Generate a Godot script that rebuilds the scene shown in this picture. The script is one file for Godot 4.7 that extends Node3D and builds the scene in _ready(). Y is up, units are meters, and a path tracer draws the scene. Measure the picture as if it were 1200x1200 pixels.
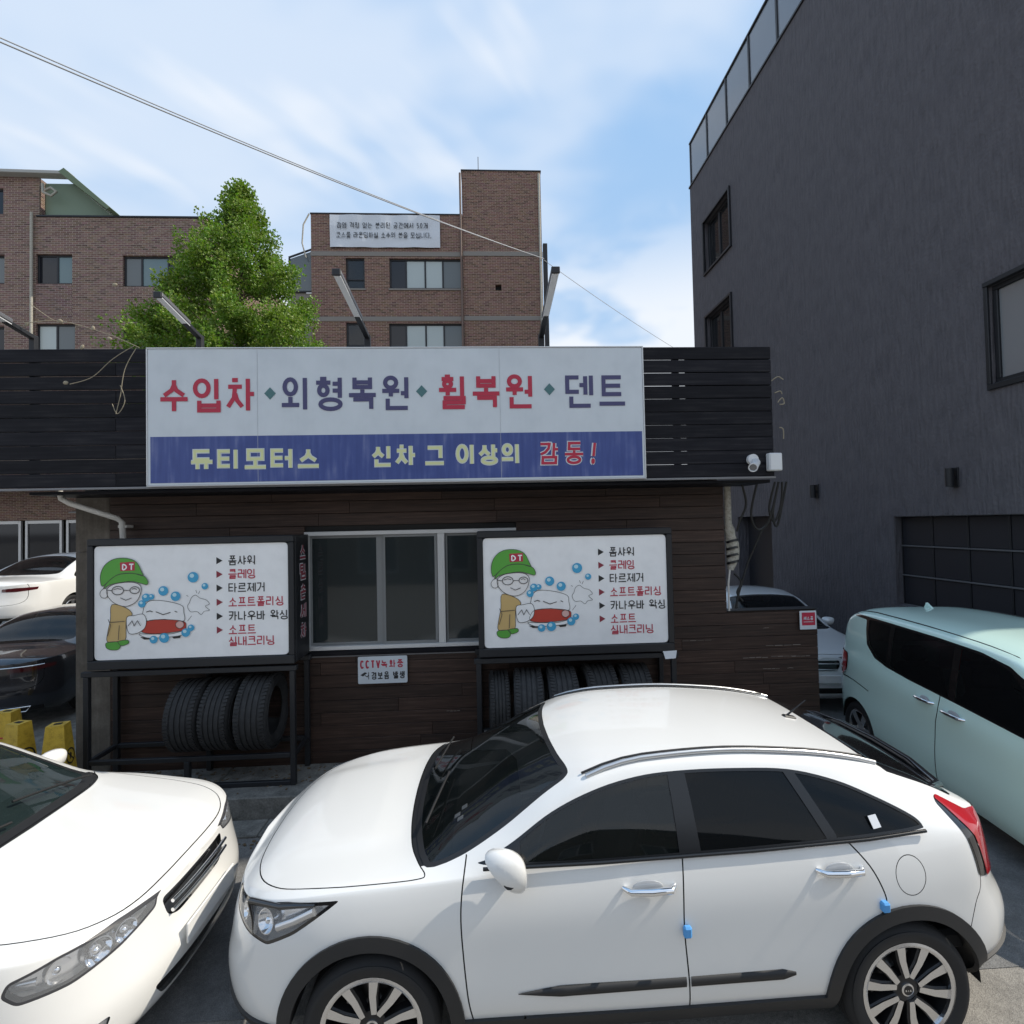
extends Node3D
# A car-care shop clad in dark planks, parked cars in front of it, brick houses behind and a dark tall house on the right.

var M := {}            # materials
var taken := {}        # names in use at top level
var plane_rng := RandomNumberGenerator.new()

# ------------------------------------------------------------------ triangle soup
class Surf:
	var p := PackedVector3Array()
	var n := PackedVector3Array()
	var t := PackedVector2Array()
	func tri(a: Vector3, b: Vector3, c: Vector3, na: Vector3, nb: Vector3, nc: Vector3, ta := Vector2.ZERO, tb := Vector2.ZERO, tc := Vector2.ZERO):
		p.append(a); n.append(na); t.append(ta)
		if (b - a).cross(c - a).dot(na + nb + nc) > 0.0:
			p.append(c); n.append(nc); t.append(tc)
			p.append(b); n.append(nb); t.append(tb)
		else:
			p.append(b); n.append(nb); t.append(tb)
			p.append(c); n.append(nc); t.append(tc)
	func flat(a: Vector3, b: Vector3, c: Vector3, out: Vector3):
		var f := (b - a).cross(c - a)
		if f.length_squared() < 1e-18: return
		f = f.normalized()
		if f.dot(out) < 0.0: f = -f
		tri(a, b, c, f, f, f)
	func quad(a: Vector3, b: Vector3, c: Vector3, d: Vector3, out: Vector3) -> Surf:
		flat(a, b, c, out); flat(a, c, d, out)
		return self
	func add(o: Surf, x := Transform3D.IDENTITY):
		var nb := x.basis.inverse().transposed()
		for i in range(0, o.p.size(), 3):
			tri(x * o.p[i], x * o.p[i + 1], x * o.p[i + 2], (nb * o.n[i]).normalized(), (nb * o.n[i + 1]).normalized(), (nb * o.n[i + 2]).normalized(), o.t[i], o.t[i + 1], o.t[i + 2])
		return self
	func box(c: Vector3, s: Vector3, bev := 0.0, b := Basis.IDENTITY):
		var h := s * 0.5
		bev = min(bev, min(h.x, min(h.y, h.z)) * 0.9)
		for ax in 3:
			var u := (ax + 1) % 3
			var w := (ax + 2) % 3
			for sg in [-1.0, 1.0]:
				var q := []
				for k in [[-1, -1], [1, -1], [1, 1], [-1, 1]]:
					var v := Vector3.ZERO
					v[ax] = sg * h[ax]; v[u] = k[0] * (h[u] - bev); v[w] = k[1] * (h[w] - bev)
					q.append(c + b * v)
				var o := Vector3.ZERO
				o[ax] = sg
				quad(q[0], q[1], q[2], q[3], b * o)
			if bev > 0.0:
				for su in [-1.0, 1.0]:
					for sw in [-1.0, 1.0]:
						var q2 := []
						for k in [[-1, 0], [1, 0], [1, 1], [-1, 1]]:
							var v := Vector3.ZERO
							v[ax] = k[0] * (h[ax] - bev)
							v[u] = su * (h[u] - (bev if k[1] == 1 else 0.0))
							v[w] = sw * (h[w] - (0.0 if k[1] == 1 else bev))
							q2.append(c + b * v)
						var o2 := Vector3.ZERO
						o2[u] = su; o2[w] = sw
						quad(q2[0], q2[1], q2[2], q2[3], b * o2)
		if bev > 0.0:
			for i in 8:
				var s3 := Vector3(1 if i & 1 else -1, 1 if i & 2 else -1, 1 if i & 4 else -1)
				var k3 := h - Vector3.ONE * bev
				flat(c + b * (s3 * Vector3(h.x, k3.y, k3.z)), c + b * (s3 * Vector3(k3.x, h.y, k3.z)), c + b * (s3 * Vector3(k3.x, k3.y, h.z)), b * s3)
		return self
	func span(a: Vector3, b: Vector3, bev := 0.0):
		return box((a + b) * 0.5, (b - a).abs(), bev)
	func beam(a: Vector3, b: Vector3, w: float, h: float, bev := 0.0, up := Vector3.UP):
		var z := (b - a).normalized()
		var x := up.cross(z)
		if x.length() < 0.01: x = Vector3.RIGHT.cross(z)
		x = x.normalized()
		return box((a + b) * 0.5, Vector3(w, h, a.distance_to(b)), bev, Basis(x, z.cross(x), z))
	func tube(path: Array, r, sides := 8, caps := true):
		var rings := []
		var prev := Vector3.ZERO
		for i in path.size():
			var d: Vector3 = (path[min(i + 1, path.size() - 1)] - path[max(i - 1, 0)]).normalized()
			var x: Vector3
			if prev == Vector3.ZERO:
				x = d.cross(Vector3.UP if abs(d.y) < 0.9 else Vector3.RIGHT).normalized()
			else:
				x = (prev - d * prev.dot(d)).normalized()
			prev = x
			var y := d.cross(x)
			var ring := []
			var rr: float = r[i] if r is Array else r
			for k in sides:
				var a := TAU * k / sides
				var o := x * cos(a) + y * sin(a)
				ring.append([path[i] + o * rr, o])
			rings.append([ring, path[i], d])
		for i in rings.size() - 1:
			for k in sides:
				var a = rings[i][0][k]; var b = rings[i][0][(k + 1) % sides]
				var c = rings[i + 1][0][(k + 1) % sides]; var d = rings[i + 1][0][k]
				tri(a[0], b[0], c[0], a[1], b[1], c[1]); tri(a[0], c[0], d[0], a[1], c[1], d[1])
		if caps:
			for e in [0, rings.size() - 1]:
				var o: Vector3 = -rings[0][2] if e == 0 else rings[e][2]
				for k in sides: flat(rings[e][1], rings[e][0][k][0], rings[e][0][(k + 1) % sides][0], o)
		return self
	# profile: points (radius, place along the axis); the axis is z of the transform
	func lathe(prof: Array, x: Transform3D, segs := 32, crease := 0.75, a0 := 0.0, a1 := TAU):
		var m := prof.size()
		var sn := []
		for i in m - 1:
			var d: Vector2 = (prof[i + 1] - prof[i]).normalized()
			sn.append(Vector2(d.y, -d.x))
		# outward: away from the mean of the profile's area
		for k in segs:
			var ca := a0 + (a1 - a0) * k / segs
			var cb := a0 + (a1 - a0) * (k + 1) / segs
			var da := Vector2(cos(ca), sin(ca)); var db := Vector2(cos(cb), sin(cb))
			for i in m - 1:
				var n0: Vector2 = sn[i]; var n1: Vector2 = sn[i]
				if i > 0 and sn[i - 1].dot(sn[i]) > crease: n0 = (sn[i - 1] + sn[i]).normalized()
				if i < m - 2 and sn[i + 1].dot(sn[i]) > crease: n1 = (sn[i + 1] + sn[i]).normalized()
				var p0: Vector2 = prof[i]; var p1: Vector2 = prof[i + 1]
				var A := x * Vector3(da.x * p0.x, da.y * p0.x, p0.y); var B := x * Vector3(db.x * p0.x, db.y * p0.x, p0.y)
				var C := x * Vector3(db.x * p1.x, db.y * p1.x, p1.y); var D := x * Vector3(da.x * p1.x, da.y * p1.x, p1.y)
				var bs := x.basis
				var NA := (bs * Vector3(da.x * n0.x, da.y * n0.x, n0.y)).normalized(); var NB := (bs * Vector3(db.x * n0.x, db.y * n0.x, n0.y)).normalized()
				var NC := (bs * Vector3(db.x * n1.x, db.y * n1.x, n1.y)).normalized(); var ND := (bs * Vector3(da.x * n1.x, da.y * n1.x, n1.y)).normalized()
				if p0.x > 1e-6: tri(A, B, C, NA, NB, NC)
				if p1.x > 1e-6: tri(A, C, D, NA, NC, ND)
		return self
	# flat outline in the plane of x's x and y axes, drawn out along its z by depth
	func prism(poly: PackedVector2Array, x: Transform3D, depth: float):
		var idx := Geometry2D.triangulate_polygon(poly)
		var nz := x.basis.z.normalized()
		for i in range(0, idx.size(), 3):
			var a := poly[idx[i]]; var b := poly[idx[i + 1]]; var c := poly[idx[i + 2]]
			flat(x * Vector3(a.x, a.y, depth), x * Vector3(b.x, b.y, depth), x * Vector3(c.x, c.y, depth), nz)
			if depth != 0.0: flat(x * Vector3(a.x, a.y, 0), x * Vector3(b.x, b.y, 0), x * Vector3(c.x, c.y, 0), -nz)
		if depth != 0.0:
			var cw := Geometry2D.is_polygon_clockwise(poly)
			for i in poly.size():
				var a := poly[i]; var b := poly[(i + 1) % poly.size()]
				var e := b - a
				var o := Vector3(e.y, -e.x, 0) * (-1.0 if cw else 1.0)
				quad(x * Vector3(a.x, a.y, 0), x * Vector3(b.x, b.y, 0), x * Vector3(b.x, b.y, depth), x * Vector3(a.x, a.y, depth), x.basis * o)
		return self
	# a ball with radii r, with an optional superellipse power
	func ball(c: Vector3, r: Vector3, nu := 20, nv := 12, b := Basis.IDENTITY, pw := 1.0, hemi := -1.0):
		var f := func(u: int, v: int):
			var a := TAU * u / nu
			var e := -PI / 2 + PI * v / nv
			var d := Vector3(sgnpow(cos(e), pw) * sgnpow(cos(a), pw), max(sgnpow(sin(e), pw), hemi), sgnpow(cos(e), pw) * sgnpow(sin(a), pw))
			return d
		for u in nu:
			for v in nv:
				var q := []
				for k in [[0, 0], [1, 0], [1, 1], [0, 1]]:
					var d: Vector3 = f.call((u + k[0]) % nu, v + k[1])
					var nn := Vector3(sgnpow(d.x / 1.0, 1.0) / r.x, d.y / r.y, d.z / r.z)
					q.append([c + b * (d * r), (b * nn).normalized()])
				tri(q[0][0], q[1][0], q[2][0], q[0][1], q[1][1], q[2][1]); tri(q[0][0], q[2][0], q[3][0], q[0][1], q[2][1], q[3][1])
		return self
	static func sgnpow(v: float, e: float) -> float:
		return sign(v) * pow(abs(v), e)
	# moved along its normals
	func pushed(d: float) -> Surf:
		var o := Surf.new()
		o.n = n.duplicate(); o.t = t.duplicate(); o.p = p.duplicate()
		for i in p.size(): o.p[i] = p[i] + n[i] * d
		return o
	# the open edges of a sheet drawn inwards by d, so that a panel shows its thickness
	func rim(d: float) -> Surf:
		var o := Surf.new()
		var seen := {}
		var key := func(v: Vector3): return Vector3i((v * 4000.0).round())
		for i in range(0, p.size(), 3):
			for k in 3:
				var a := i + k; var b := i + (k + 1) % 3
				var ka: Vector3i = key.call(p[a]); var kb: Vector3i = key.call(p[b])
				if ka == kb: continue
				var back := [kb, ka]
				if seen.has(back): seen.erase(back)
				else: seen[[ka, kb]] = [a, b, i]
		for e in seen:
			var s = seen[e]
			var a: Vector3 = p[s[0]]; var b: Vector3 = p[s[1]]
			var cen := (p[s[2]] + p[s[2] + 1] + p[s[2] + 2]) / 3.0
			var na: Vector3 = n[s[0]]; var nb: Vector3 = n[s[1]]
			o.quad(a, b, b - nb * d, a - na * d, (a + b) * 0.5 - cen)
		return o
	# how a point is seen by a cut: 0 from the side, 1 from above, 2 from an end, 3 along the car's outline
	static func seen_at(mode: int, v: Vector3, tt: Vector2) -> Vector2:
		if mode == 0: return Vector2(v.x, v.y)
		if mode == 1: return Vector2(v.x, v.z)
		if mode == 2: return Vector2(v.z, v.y)
		return tt
	# takes what lies inside the outline out of this sheet and returns it
	func cut(poly: PackedVector2Array, mode: int, cond: Callable) -> Surf:
		var ins := Surf.new()
		var rest := Surf.new()
		var bb := Rect2(poly[0], Vector2.ZERO)
		for q in poly: bb = bb.expand(q)
		for i in range(0, p.size(), 3):
			var a := seen_at(mode, p[i], t[i]); var b := seen_at(mode, p[i + 1], t[i + 1]); var c := seen_at(mode, p[i + 2], t[i + 2])
			var area := (b - a).cross(c - a)
			var tb := Rect2(a, Vector2.ZERO).expand(b).expand(c)
			if abs(area) < 1e-9 or not bb.intersects(tb) or not cond.call((p[i] + p[i + 1] + p[i + 2]) / 3.0, n[i]):
				rest.copy3(self, i); continue
			var tp := PackedVector2Array([a, b, c])
			var got := Geometry2D.intersect_polygons(tp, poly)
			if got.is_empty():
				rest.copy3(self, i); continue
			var sum := 0.0
			for g in got: sum += abs(poly_area(g))
			if sum > abs(area) * 0.5 * 0.9995:
				ins.copy3(self, i); continue
			for g in got: ins.lift(self, i, g, a, b, c, area)
			for g in Geometry2D.clip_polygons(tp, poly): rest.lift(self, i, g, a, b, c, area)
		p = rest.p; n = rest.n; t = rest.t
		return ins
	static func poly_area(g: PackedVector2Array) -> float:
		var s := 0.0
		for k in g.size(): s += g[k].cross(g[(k + 1) % g.size()])
		return s * 0.5
	func copy3(o: Surf, i: int):
		for k in 3:
			p.append(o.p[i + k]); n.append(o.n[i + k]); t.append(o.t[i + k])
	func lift(o: Surf, i: int, g: PackedVector2Array, a: Vector2, b: Vector2, c: Vector2, area: float):
		if g.size() < 3 or abs(poly_area(g)) < 1e-10: return
		var idx := Geometry2D.triangulate_polygon(g)
		var P := []; var N := []; var T := []
		for q in g:
			var wb := (q - a).cross(c - a) / area
			var wc := (b - a).cross(q - a) / area
			var wa := 1.0 - wb - wc
			P.append(o.p[i] * wa + o.p[i + 1] * wb + o.p[i + 2] * wc)
			N.append((o.n[i] * wa + o.n[i + 1] * wb + o.n[i + 2] * wc).normalized())
			T.append(o.t[i] * wa + o.t[i + 1] * wb + o.t[i + 2] * wc)
		for k in range(0, idx.size(), 3):
			var x := idx[k]; var y := idx[k + 1]; var z := idx[k + 2]
			tri(P[x], P[y], P[z], N[x], N[y], N[z], T[x], T[y], T[z])
	func mesh() -> ArrayMesh:
		var m := ArrayMesh.new()
		if p.is_empty(): return m
		var ar := []
		ar.resize(Mesh.ARRAY_MAX)
		ar[Mesh.ARRAY_VERTEX] = p; ar[Mesh.ARRAY_NORMAL] = n; ar[Mesh.ARRAY_TEX_UV] = t
		m.add_surface_from_arrays(Mesh.PRIMITIVE_TRIANGLES, ar)
		return m

# ------------------------------------------------------------------ nodes
func numbered(called: String) -> String:
	taken[called] = taken.get(called, 0) + 1
	return called if taken[called] == 1 else "%s_%03d" % [called, taken[called] - 1]

func tag(o: Node, label: String, category: String, group := ""):
	o.set_meta("label", label); o.set_meta("category", category)
	if group != "": o.set_meta("group", group)
	return o

func thing(called: String, label: String, category: String, at := Vector3.ZERO, turn := 0.0, group := "") -> Node3D:
	var o := Node3D.new()
	o.name = numbered(called)
	add_child(o)
	o.position = at; o.rotation.y = turn
	tag(o, label, category, group)
	return o

func part(called: String, s, m: Material, parent: Node, at := Vector3.ZERO) -> MeshInstance3D:
	var o := MeshInstance3D.new()
	o.name = called if parent != self else numbered(called)
	o.mesh = s.mesh() if s is Surf else s
	o.material_override = m
	o.position = at
	parent.add_child(o, true)
	return o

func group_part(called: String, parent: Node, at := Vector3.ZERO) -> Node3D:
	var o := Node3D.new()
	o.name = called; o.position = at
	parent.add_child(o, true)
	return o

func structure(called: String, s, m: Material, at := Vector3.ZERO) -> MeshInstance3D:
	var o := part(called, s, m, self, at)
	o.set_meta("kind", "structure")
	return o

func P2(a: Array) -> PackedVector2Array:
	var o := PackedVector2Array()
	for k in range(0, a.size(), 2): o.append(Vector2(a[k], a[k + 1]))
	return o

# a closed outline rounded through its points
func rounded(a: PackedVector2Array, sub := 5) -> PackedVector2Array:
	var o := PackedVector2Array()
	var m := a.size()
	for i in m:
		for k in sub:
			o.append(a[i].cubic_interpolate(a[(i + 1) % m], a[(i + m - 1) % m], a[(i + 2) % m], float(k) / sub))
	return o

# an outline whose corners are cut round with radius r
func filleted(a: PackedVector2Array, r: float, sub := 4) -> PackedVector2Array:
	var o := PackedVector2Array()
	var m := a.size()
	for i in m:
		var c := a[i]
		var u := a[(i + m - 1) % m] - c; var v := a[(i + 1) % m] - c
		var d: float = min(r, min(u.length(), v.length()) * 0.45)
		var s := c + u.normalized() * d; var e := c + v.normalized() * d
		for k in sub + 1:
			var f := float(k) / sub
			o.append(s.lerp(c, f).lerp(c.lerp(e, f), f))
	return o

func rrect(cx: float, cy: float, w: float, h: float, r: float) -> PackedVector2Array:
	return filleted(P2([cx - w / 2, cy - h / 2, cx + w / 2, cy - h / 2, cx + w / 2, cy + h / 2, cx - w / 2, cy + h / 2]), r)

func disc(cx: float, cy: float, rx: float, ry: float, m := 28, a0 := 0.0) -> PackedVector2Array:
	var o := PackedVector2Array()
	for k in m: o.append(Vector2(cx + rx * cos(a0 + TAU * k / m), cy + ry * sin(a0 + TAU * k / m)))
	return o

# a smooth curve without overshoot through points (x, y)
func ev(c: Array, x: float) -> float:
	var m := c.size()
	if x <= c[0][0]: return c[0][1]
	if x >= c[m - 1][0]: return c[m - 1][1]
	var i := 0
	while x > c[i + 1][0]: i += 1
	var h: float = c[i + 1][0] - c[i][0]
	var s: float = (c[i + 1][1] - c[i][1]) / h
	var s0: float = s if i == 0 else (c[i][1] - c[i - 1][1]) / (c[i][0] - c[i - 1][0])
	var s1: float = s if i == m - 2 else (c[i + 2][1] - c[i + 1][1]) / (c[i + 2][0] - c[i + 1][0])
	var d0: float = 0.0 if s0 * s <= 0.0 else 2.0 * s0 * s / (s0 + s)
	var d1: float = 0.0 if s1 * s <= 0.0 else 2.0 * s1 * s / (s1 + s)
	var f: float = (x - c[i][0]) / h
	return c[i][1] * (1 + 2 * f) * (1 - f) * (1 - f) + h * d0 * f * (1 - f) * (1 - f) + c[i + 1][1] * f * f * (3 - 2 * f) + h * d1 * f * f * (f - 1)

# ------------------------------------------------------------------ materials
func lin(r: float, g: float, b: float, a := 1.0) -> Color:
	var c := Color(r, g, b).linear_to_srgb()
	c.a = a
	return c

func mat(key: String, c: Color, rough := 0.6, metal := 0.0, opts := {}) -> StandardMaterial3D:
	if M.has(key): return M[key]
	var m := StandardMaterial3D.new()
	m.resource_name = key
	m.albedo_color = c; m.roughness = rough; m.metallic = metal
	if opts.has("coat"):
		m.clearcoat_enabled = true; m.clearcoat = opts.coat; m.clearcoat_roughness = 0.03
	if opts.has("alpha"):
		m.transparency = BaseMaterial3D.TRANSPARENCY_ALPHA
		m.albedo_color.a = opts.alpha
	if opts.has("tex"):
		m.albedo_texture = opts.tex
	if opts.has("height"):
		m.heightmap_enabled = true; m.heightmap_texture = opts.height; m.heightmap_scale = opts.get("hs", 1.0)
	if opts.has("rough_tex"):
		m.roughness_texture = opts.rough_tex
	if opts.has("tex") or opts.has("height") or opts.has("rough_tex"):
		m.uv1_triplanar = true
		m.uv1_world_triplanar = opts.get("world", true)
		m.uv1_scale = opts.get("scale", Vector3.ONE)
		m.uv1_offset = opts.get("offset", Vector3.ZERO)
	if opts.has("back"):
		m.backlight_enabled = true; m.backlight = opts.back
	if opts.has("spec"): m.metallic_specular = opts.spec
	M[key] = m
	return m

# a seamless noise picture of grey bytes, stretched to size x size
func grey(sd: int, freq: float, oct: int, w: int, h: int, size := 512, kind := FastNoiseLite.TYPE_SIMPLEX_SMOOTH) -> PackedByteArray:
	var f := FastNoiseLite.new()
	f.seed = sd; f.frequency = freq; f.noise_type = kind
	f.fractal_type = FastNoiseLite.FRACTAL_FBM; f.fractal_octaves = oct
	var im := f.get_seamless_image(w, h)
	im.convert(Image.FORMAT_L8)
	if w != size or h != size: im.resize(size, size, Image.INTERPOLATE_CUBIC)
	return im.get_data()

# a colour picture from weighted noise layers through stops of linear colour
func ramp_tex(layers: Array, stops: Array, size := 512) -> ImageTexture:
	var lut := []
	for k in 256:
		var f := k / 255.0
		var c: Color = stops[stops.size() - 1][1]
		for s in stops.size() - 1:
			if f <= stops[s + 1][0]:
				c = stops[s][1].lerp(stops[s + 1][1], clamp((f - stops[s][0]) / (stops[s + 1][0] - stops[s][0]), 0, 1)); break
		c = c.linear_to_srgb()
		lut.append([int(c.r * 255), int(c.g * 255), int(c.b * 255)])
	var out := PackedByteArray()
	out.resize(size * size * 3)
	for i in size * size:
		var v := 0.0
		for l in layers: v += l[0][i] * l[1]
		var q = lut[clampi(int(v), 0, 255)]
		out[i * 3] = q[0]; out[i * 3 + 1] = q[1]; out[i * 3 + 2] = q[2]
	var im := Image.create_from_data(size, size, false, Image.FORMAT_RGB8, out)
	im.generate_mipmaps()
	return ImageTexture.create_from_image(im)

func grey_tex(layers: Array, size := 512) -> ImageTexture:
	var out := PackedByteArray()
	out.resize(size * size)
	for i in size * size:
		var v := 0.0
		for l in layers: v += l[0][i] * l[1]
		out[i] = clampi(int(v), 0, 255)
	return ImageTexture.create_from_image(Image.create_from_data(size, size, false, Image.FORMAT_L8, out))

func L3(r: float, g: float, b: float) -> Color: return Color(r, g, b)

# ------------------------------------------------------------------ lettering drawn stroke by stroke
const JAMO_I := "ㄱㄲㄴㄷㄸㄹㅁㅂㅃㅅㅆㅇㅈㅉㅊㅋㅌㅍㅎ"
const JAMO_V := "ㅏㅐㅑㅒㅓㅔㅕㅖㅗㅘㅙㅚㅛㅜㅝㅞㅟㅠㅡㅢㅣ"
const JAMO_F := " ㄱㄲㄳㄴㄵㄶㄷㄹㄺㄻㄼㄽㄾㄿㅀㅁㅂㅄㅅㅆㅇㅈㅊㅋㅌㅍㅎ"

# strokes of a consonant in the unit square; slant: stands left of an upright vowel
func consonant(j: String, slant: bool) -> Array:
	match j:
		"ㄱ": return [[0, .97, .92, .97, .86, .55, .55, .2, .1, 0]] if slant else [[0, .95, .95, .95, .95, 0]]
		"ㅋ": return [[0, .97, .92, .97, .86, .55, .55, .2, .1, 0], [.05, .55, .86, .55]] if slant else [[0, .95, .95, .95, .95, 0], [0, .5, .95, .5]]
		"ㄴ": return [[.05, 1, .05, .06, 1, .06]]
		"ㄷ": return [[1, .95, .05, .95, .05, .05, 1, .05]]
		"ㄹ": return [[0, .96, .95, .96, .95, .52, .05, .52, .05, .05, 1, .05]]
		"ㅁ": return [[.05, .95, .95, .95, .95, .05, .05, .05, .05, .95]]
		"ㅂ": return [[.05, 1, .05, .05, .95, .05, .95, 1], [.05, .52, .95, .52]]
		"ㅅ": return [[.5, 1, .5, .68, .38, .35, 0, .02], [.5, .68, .62, .35, 1, .02]]
		"ㅇ": return [["o", .5, .5, .47]]
		"ㅈ": return [[.02, .95, .98, .95], [.5, .95, .42, .45, 0, .02], [.5, .6, .65, .3, 1, .02]]
		"ㅊ": return [[.3, .99, .7, .99], [.02, .75, .98, .75], [.5, .75, .42, .35, 0, .02], [.5, .5, .65, .25, 1, .02]]
		"ㅌ": return [[1, .95, .05, .95, .05, .05, 1, .05], [.05, .5, .95, .5]]
		"ㅍ": return [[0, .95, 1, .95], [.28, .95, .28, .05], [.72, .95, .72, .05], [0, .05, 1, .05]]
		"ㅎ": return [[.28, .99, .72, .99], [0, .76, 1, .76], ["o", .5, .29, .29]]
		"ㅄ": return squeeze(consonant("ㅂ", false), 0, .44) + squeeze(consonant("ㅅ", false), .54, 1)
	return []

func squeeze(strokes: Array, x0: float, x1: float) -> Array:
	var o := []
	for s in strokes:
		var q := []
		if s[0] is String: q = [s[0], lerp(x0, x1, s[1]), s[2], s[3] * (x1 - x0)]
		else:
			for k in s.size(): q.append(lerp(x0, x1, s[k]) if k % 2 == 0 else s[k])
		o.append(q)
	return o

func upright(j: String) -> Array:
	match j:
		"ㅏ": return [[.4, 1, .4, 0], [.4, .52, 1, .52]]
		"ㅐ": return [[.15, .97, .15, .03], [.85, 1, .85, 0], [.15, .5, .85, .5]]
		"ㅑ": return [[.4, 1, .4, 0], [.4, .68, 1, .68], [.4, .36, 1, .36]]
		"ㅓ": return [[.75, 1, .75, 0], [.05, .52, .75, .52]]
		"ㅔ": return [[.42, .97, .42, .03], [.95, 1, .95, 0], [-.12, .52, .42, .52]]
		"ㅕ": return [[.75, 1, .75, 0], [.05, .7, .75, .7], [.05, .36, .75, .36]]
		"ㅣ": return [[.55, 1, .55, 0]]
	return []

func lying(j: String) -> Array:
	match j:
		"ㅗ": return [[.5, 1, .5, .15], [0, .15, 1, .15]]
		"ㅛ": return [[.3, 1, .3, .15], [.7, 1, .7, .15], [0, .15, 1, .15]]
		"ㅜ": return [[0, .85, 1, .85], [.5, .85, .5, 0]]
		"ㅠ": return [[0, .85, 1, .85], [.3, .85, .3, 0], [.7, .85, .7, 0]]
		"ㅡ": return [[0, .4, 1, .4]]
	return []

func latin(ch: String) -> Array:
	match ch:
		"C": return [["a", .5, .5, .42, .5, 40, 320]]
		"T": return [[.02, .96, .98, .96], [.5, .96, .5, 0]]
		"V": return [[.02, 1, .5, .02, .98, 1]]
		"D": return [[.1, .04, .1, .96], ["a", .1, .5, .8, .46, -90, 90]]
		"P": return [[.15, 0, .15, 1], [.15, .96, .6, .96, .85, .85, .85, .62, .6, .5, .15, .5]]
		"5": return [[.9, .96, .2, .96, .15, .55, .6, .6, .88, .4, .8, .1, .5, .03, .1, .1]]
		"0": return [["a", .5, .5, .4, .48, 0, 360]]
		"!": return [[.62, 1, .5, .32], ["o", .45, .06, .08]]
		".": return [["o", .1, .05, .05]]
		"K": return [[.1, 1, .1, 0], [.9, 1, .1, .42], [.38, .6, .95, 0]]
		"I": return [[.5, 1, .5, 0]]
		"A": return [[.02, 0, .5, 1, .98, 0], [.22, .35, .78, .35]]
	return []

# all strokes of a syllable as point lists in its em square
func syllable(ch: String) -> Array:
	var code := ch.unicode_at(0) - 0xAC00
	if code < 0 or code > 11171:
		return place(latin(ch), .08, .02, .92, .98)
	var ci := JAMO_I[code / 588]; var vo := JAMO_V[(code / 28) % 21]; var fi := JAMO_F[code % 28]
	var has := fi != " "
	var out := []
	var mixed := {"ㅘ": ["ㅗ", "ㅏ"], "ㅚ": ["ㅗ", "ㅣ"], "ㅝ": ["ㅜ", "ㅓ"], "ㅟ": ["ㅜ", "ㅣ"], "ㅢ": ["ㅡ", "ㅣ"]}
	if mixed.has(vo):
		out += place(consonant(ci, false), .1, .66 if has else .47, .54, 1.0 if has else .97)
		out += place(lying(mixed[vo][0]), 0, .39 if has else .1, .64, .60 if has else .4)
		if mixed[vo][1] == "ㅓ": out += place([[.75, 1, .75, 0], [.2, .24, .75, .24]], .62, .33 if has else 0.0, 1, 1)
		else: out += place(upright(mixed[vo][1]), .68, .33 if has else 0.0, 1, 1)
	elif lying(vo).size() > 0:
		if has:
			out += place(consonant(ci, false), .18, .68, .82, 1)
			out += place(lying(vo), 0, .41, 1, .62)
		else:
			out += place(consonant(ci, false), .14, .48 if vo != "ㅡ" else .36, .86, .97)
			out += place(lying(vo), 0, .0, 1, .44) if vo != "ㅡ" else place(lying(vo), 0, .0, 1, .2)
	else:
		var two := vo in ["ㅐ", "ㅔ"]
		out += place(consonant(ci, true), .03, .45 if has else .1, .5 if two else .56, .97)
		out += place(upright(vo), .58 if two else .62, .36 if has else 0.0, 1, 1)
	if has:
		out += place(consonant(fi, false), .16, 0, .95 if lying(vo).is_empty() else .86, .32)
	return out

func place(strokes: Array, x0: float, y0: float, x1: float, y1: float) -> Array:
	var o := []
	for s in strokes:
		var pts := PackedVector2Array()
		if s[0] is String and s[0] == "o":
			var r: float = s[3]
			for k in 21: pts.append(Vector2(lerp(x0, x1, s[1] + r * cos(TAU * k / 20)), lerp(y0, y1, s[2] + r * sin(TAU * k / 20))))
		elif s[0] is String:
			for k in 17:
				var a := deg_to_rad(lerp(float(s[5]), float(s[6]), k / 16.0))
				pts.append(Vector2(lerp(x0, x1, s[1] + s[3] * cos(a)), lerp(y0, y1, s[2] + s[4] * sin(a))))
		else:
			for k in range(0, s.size(), 2): pts.append(Vector2(lerp(x0, x1, s[k]), lerp(y0, y1, s[k + 1])))
		o.append(pts)
	return o

var lift_k := 0
# one thick stroke in the plane of x, each piece a hair above the last
func stroke(s: Surf, pts: PackedVector2Array, w: float, x: Transform3D, lift0 := 0.0):
	for i in pts.size() - 1:
		var a := pts[i]; var b := pts[i + 1]
		var d := b - a
		if d.length() < 1e-6: continue
		d = d.normalized()
		var closed := pts[0].distance_to(pts[pts.size() - 1]) < 1e-4
		var fine := pts.size() > 9
		var e0 := w * (0.12 if fine else 0.5) if i > 0 or closed else 0.0
		var e1 := w * (0.12 if fine else 0.5) if i < pts.size() - 2 or closed else 0.0
		if not fine and pts.size() > 2:
			if i > 0 and (pts[i] - pts[i - 1]).normalized().dot(d) > 0.5: e0 = w * 0.15
			if i < pts.size() - 2 and (pts[i + 2] - pts[i + 1]).normalized().dot(d) > 0.5: e1 = w * 0.15
		a -= d * e0; b += d * e1
		var q := Vector2(-d.y, d.x) * w * 0.5
		lift_k += 1
		var h := lift0 + (lift_k % 24) * 0.00007
		s.quad(x * Vector3(a.x + q.x, a.y + q.y, h), x * Vector3(b.x + q.x, b.y + q.y, h), x * Vector3(b.x - q.x, b.y - q.y, h), x * Vector3(a.x - q.x, a.y - q.y, h), x.basis.z)

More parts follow.
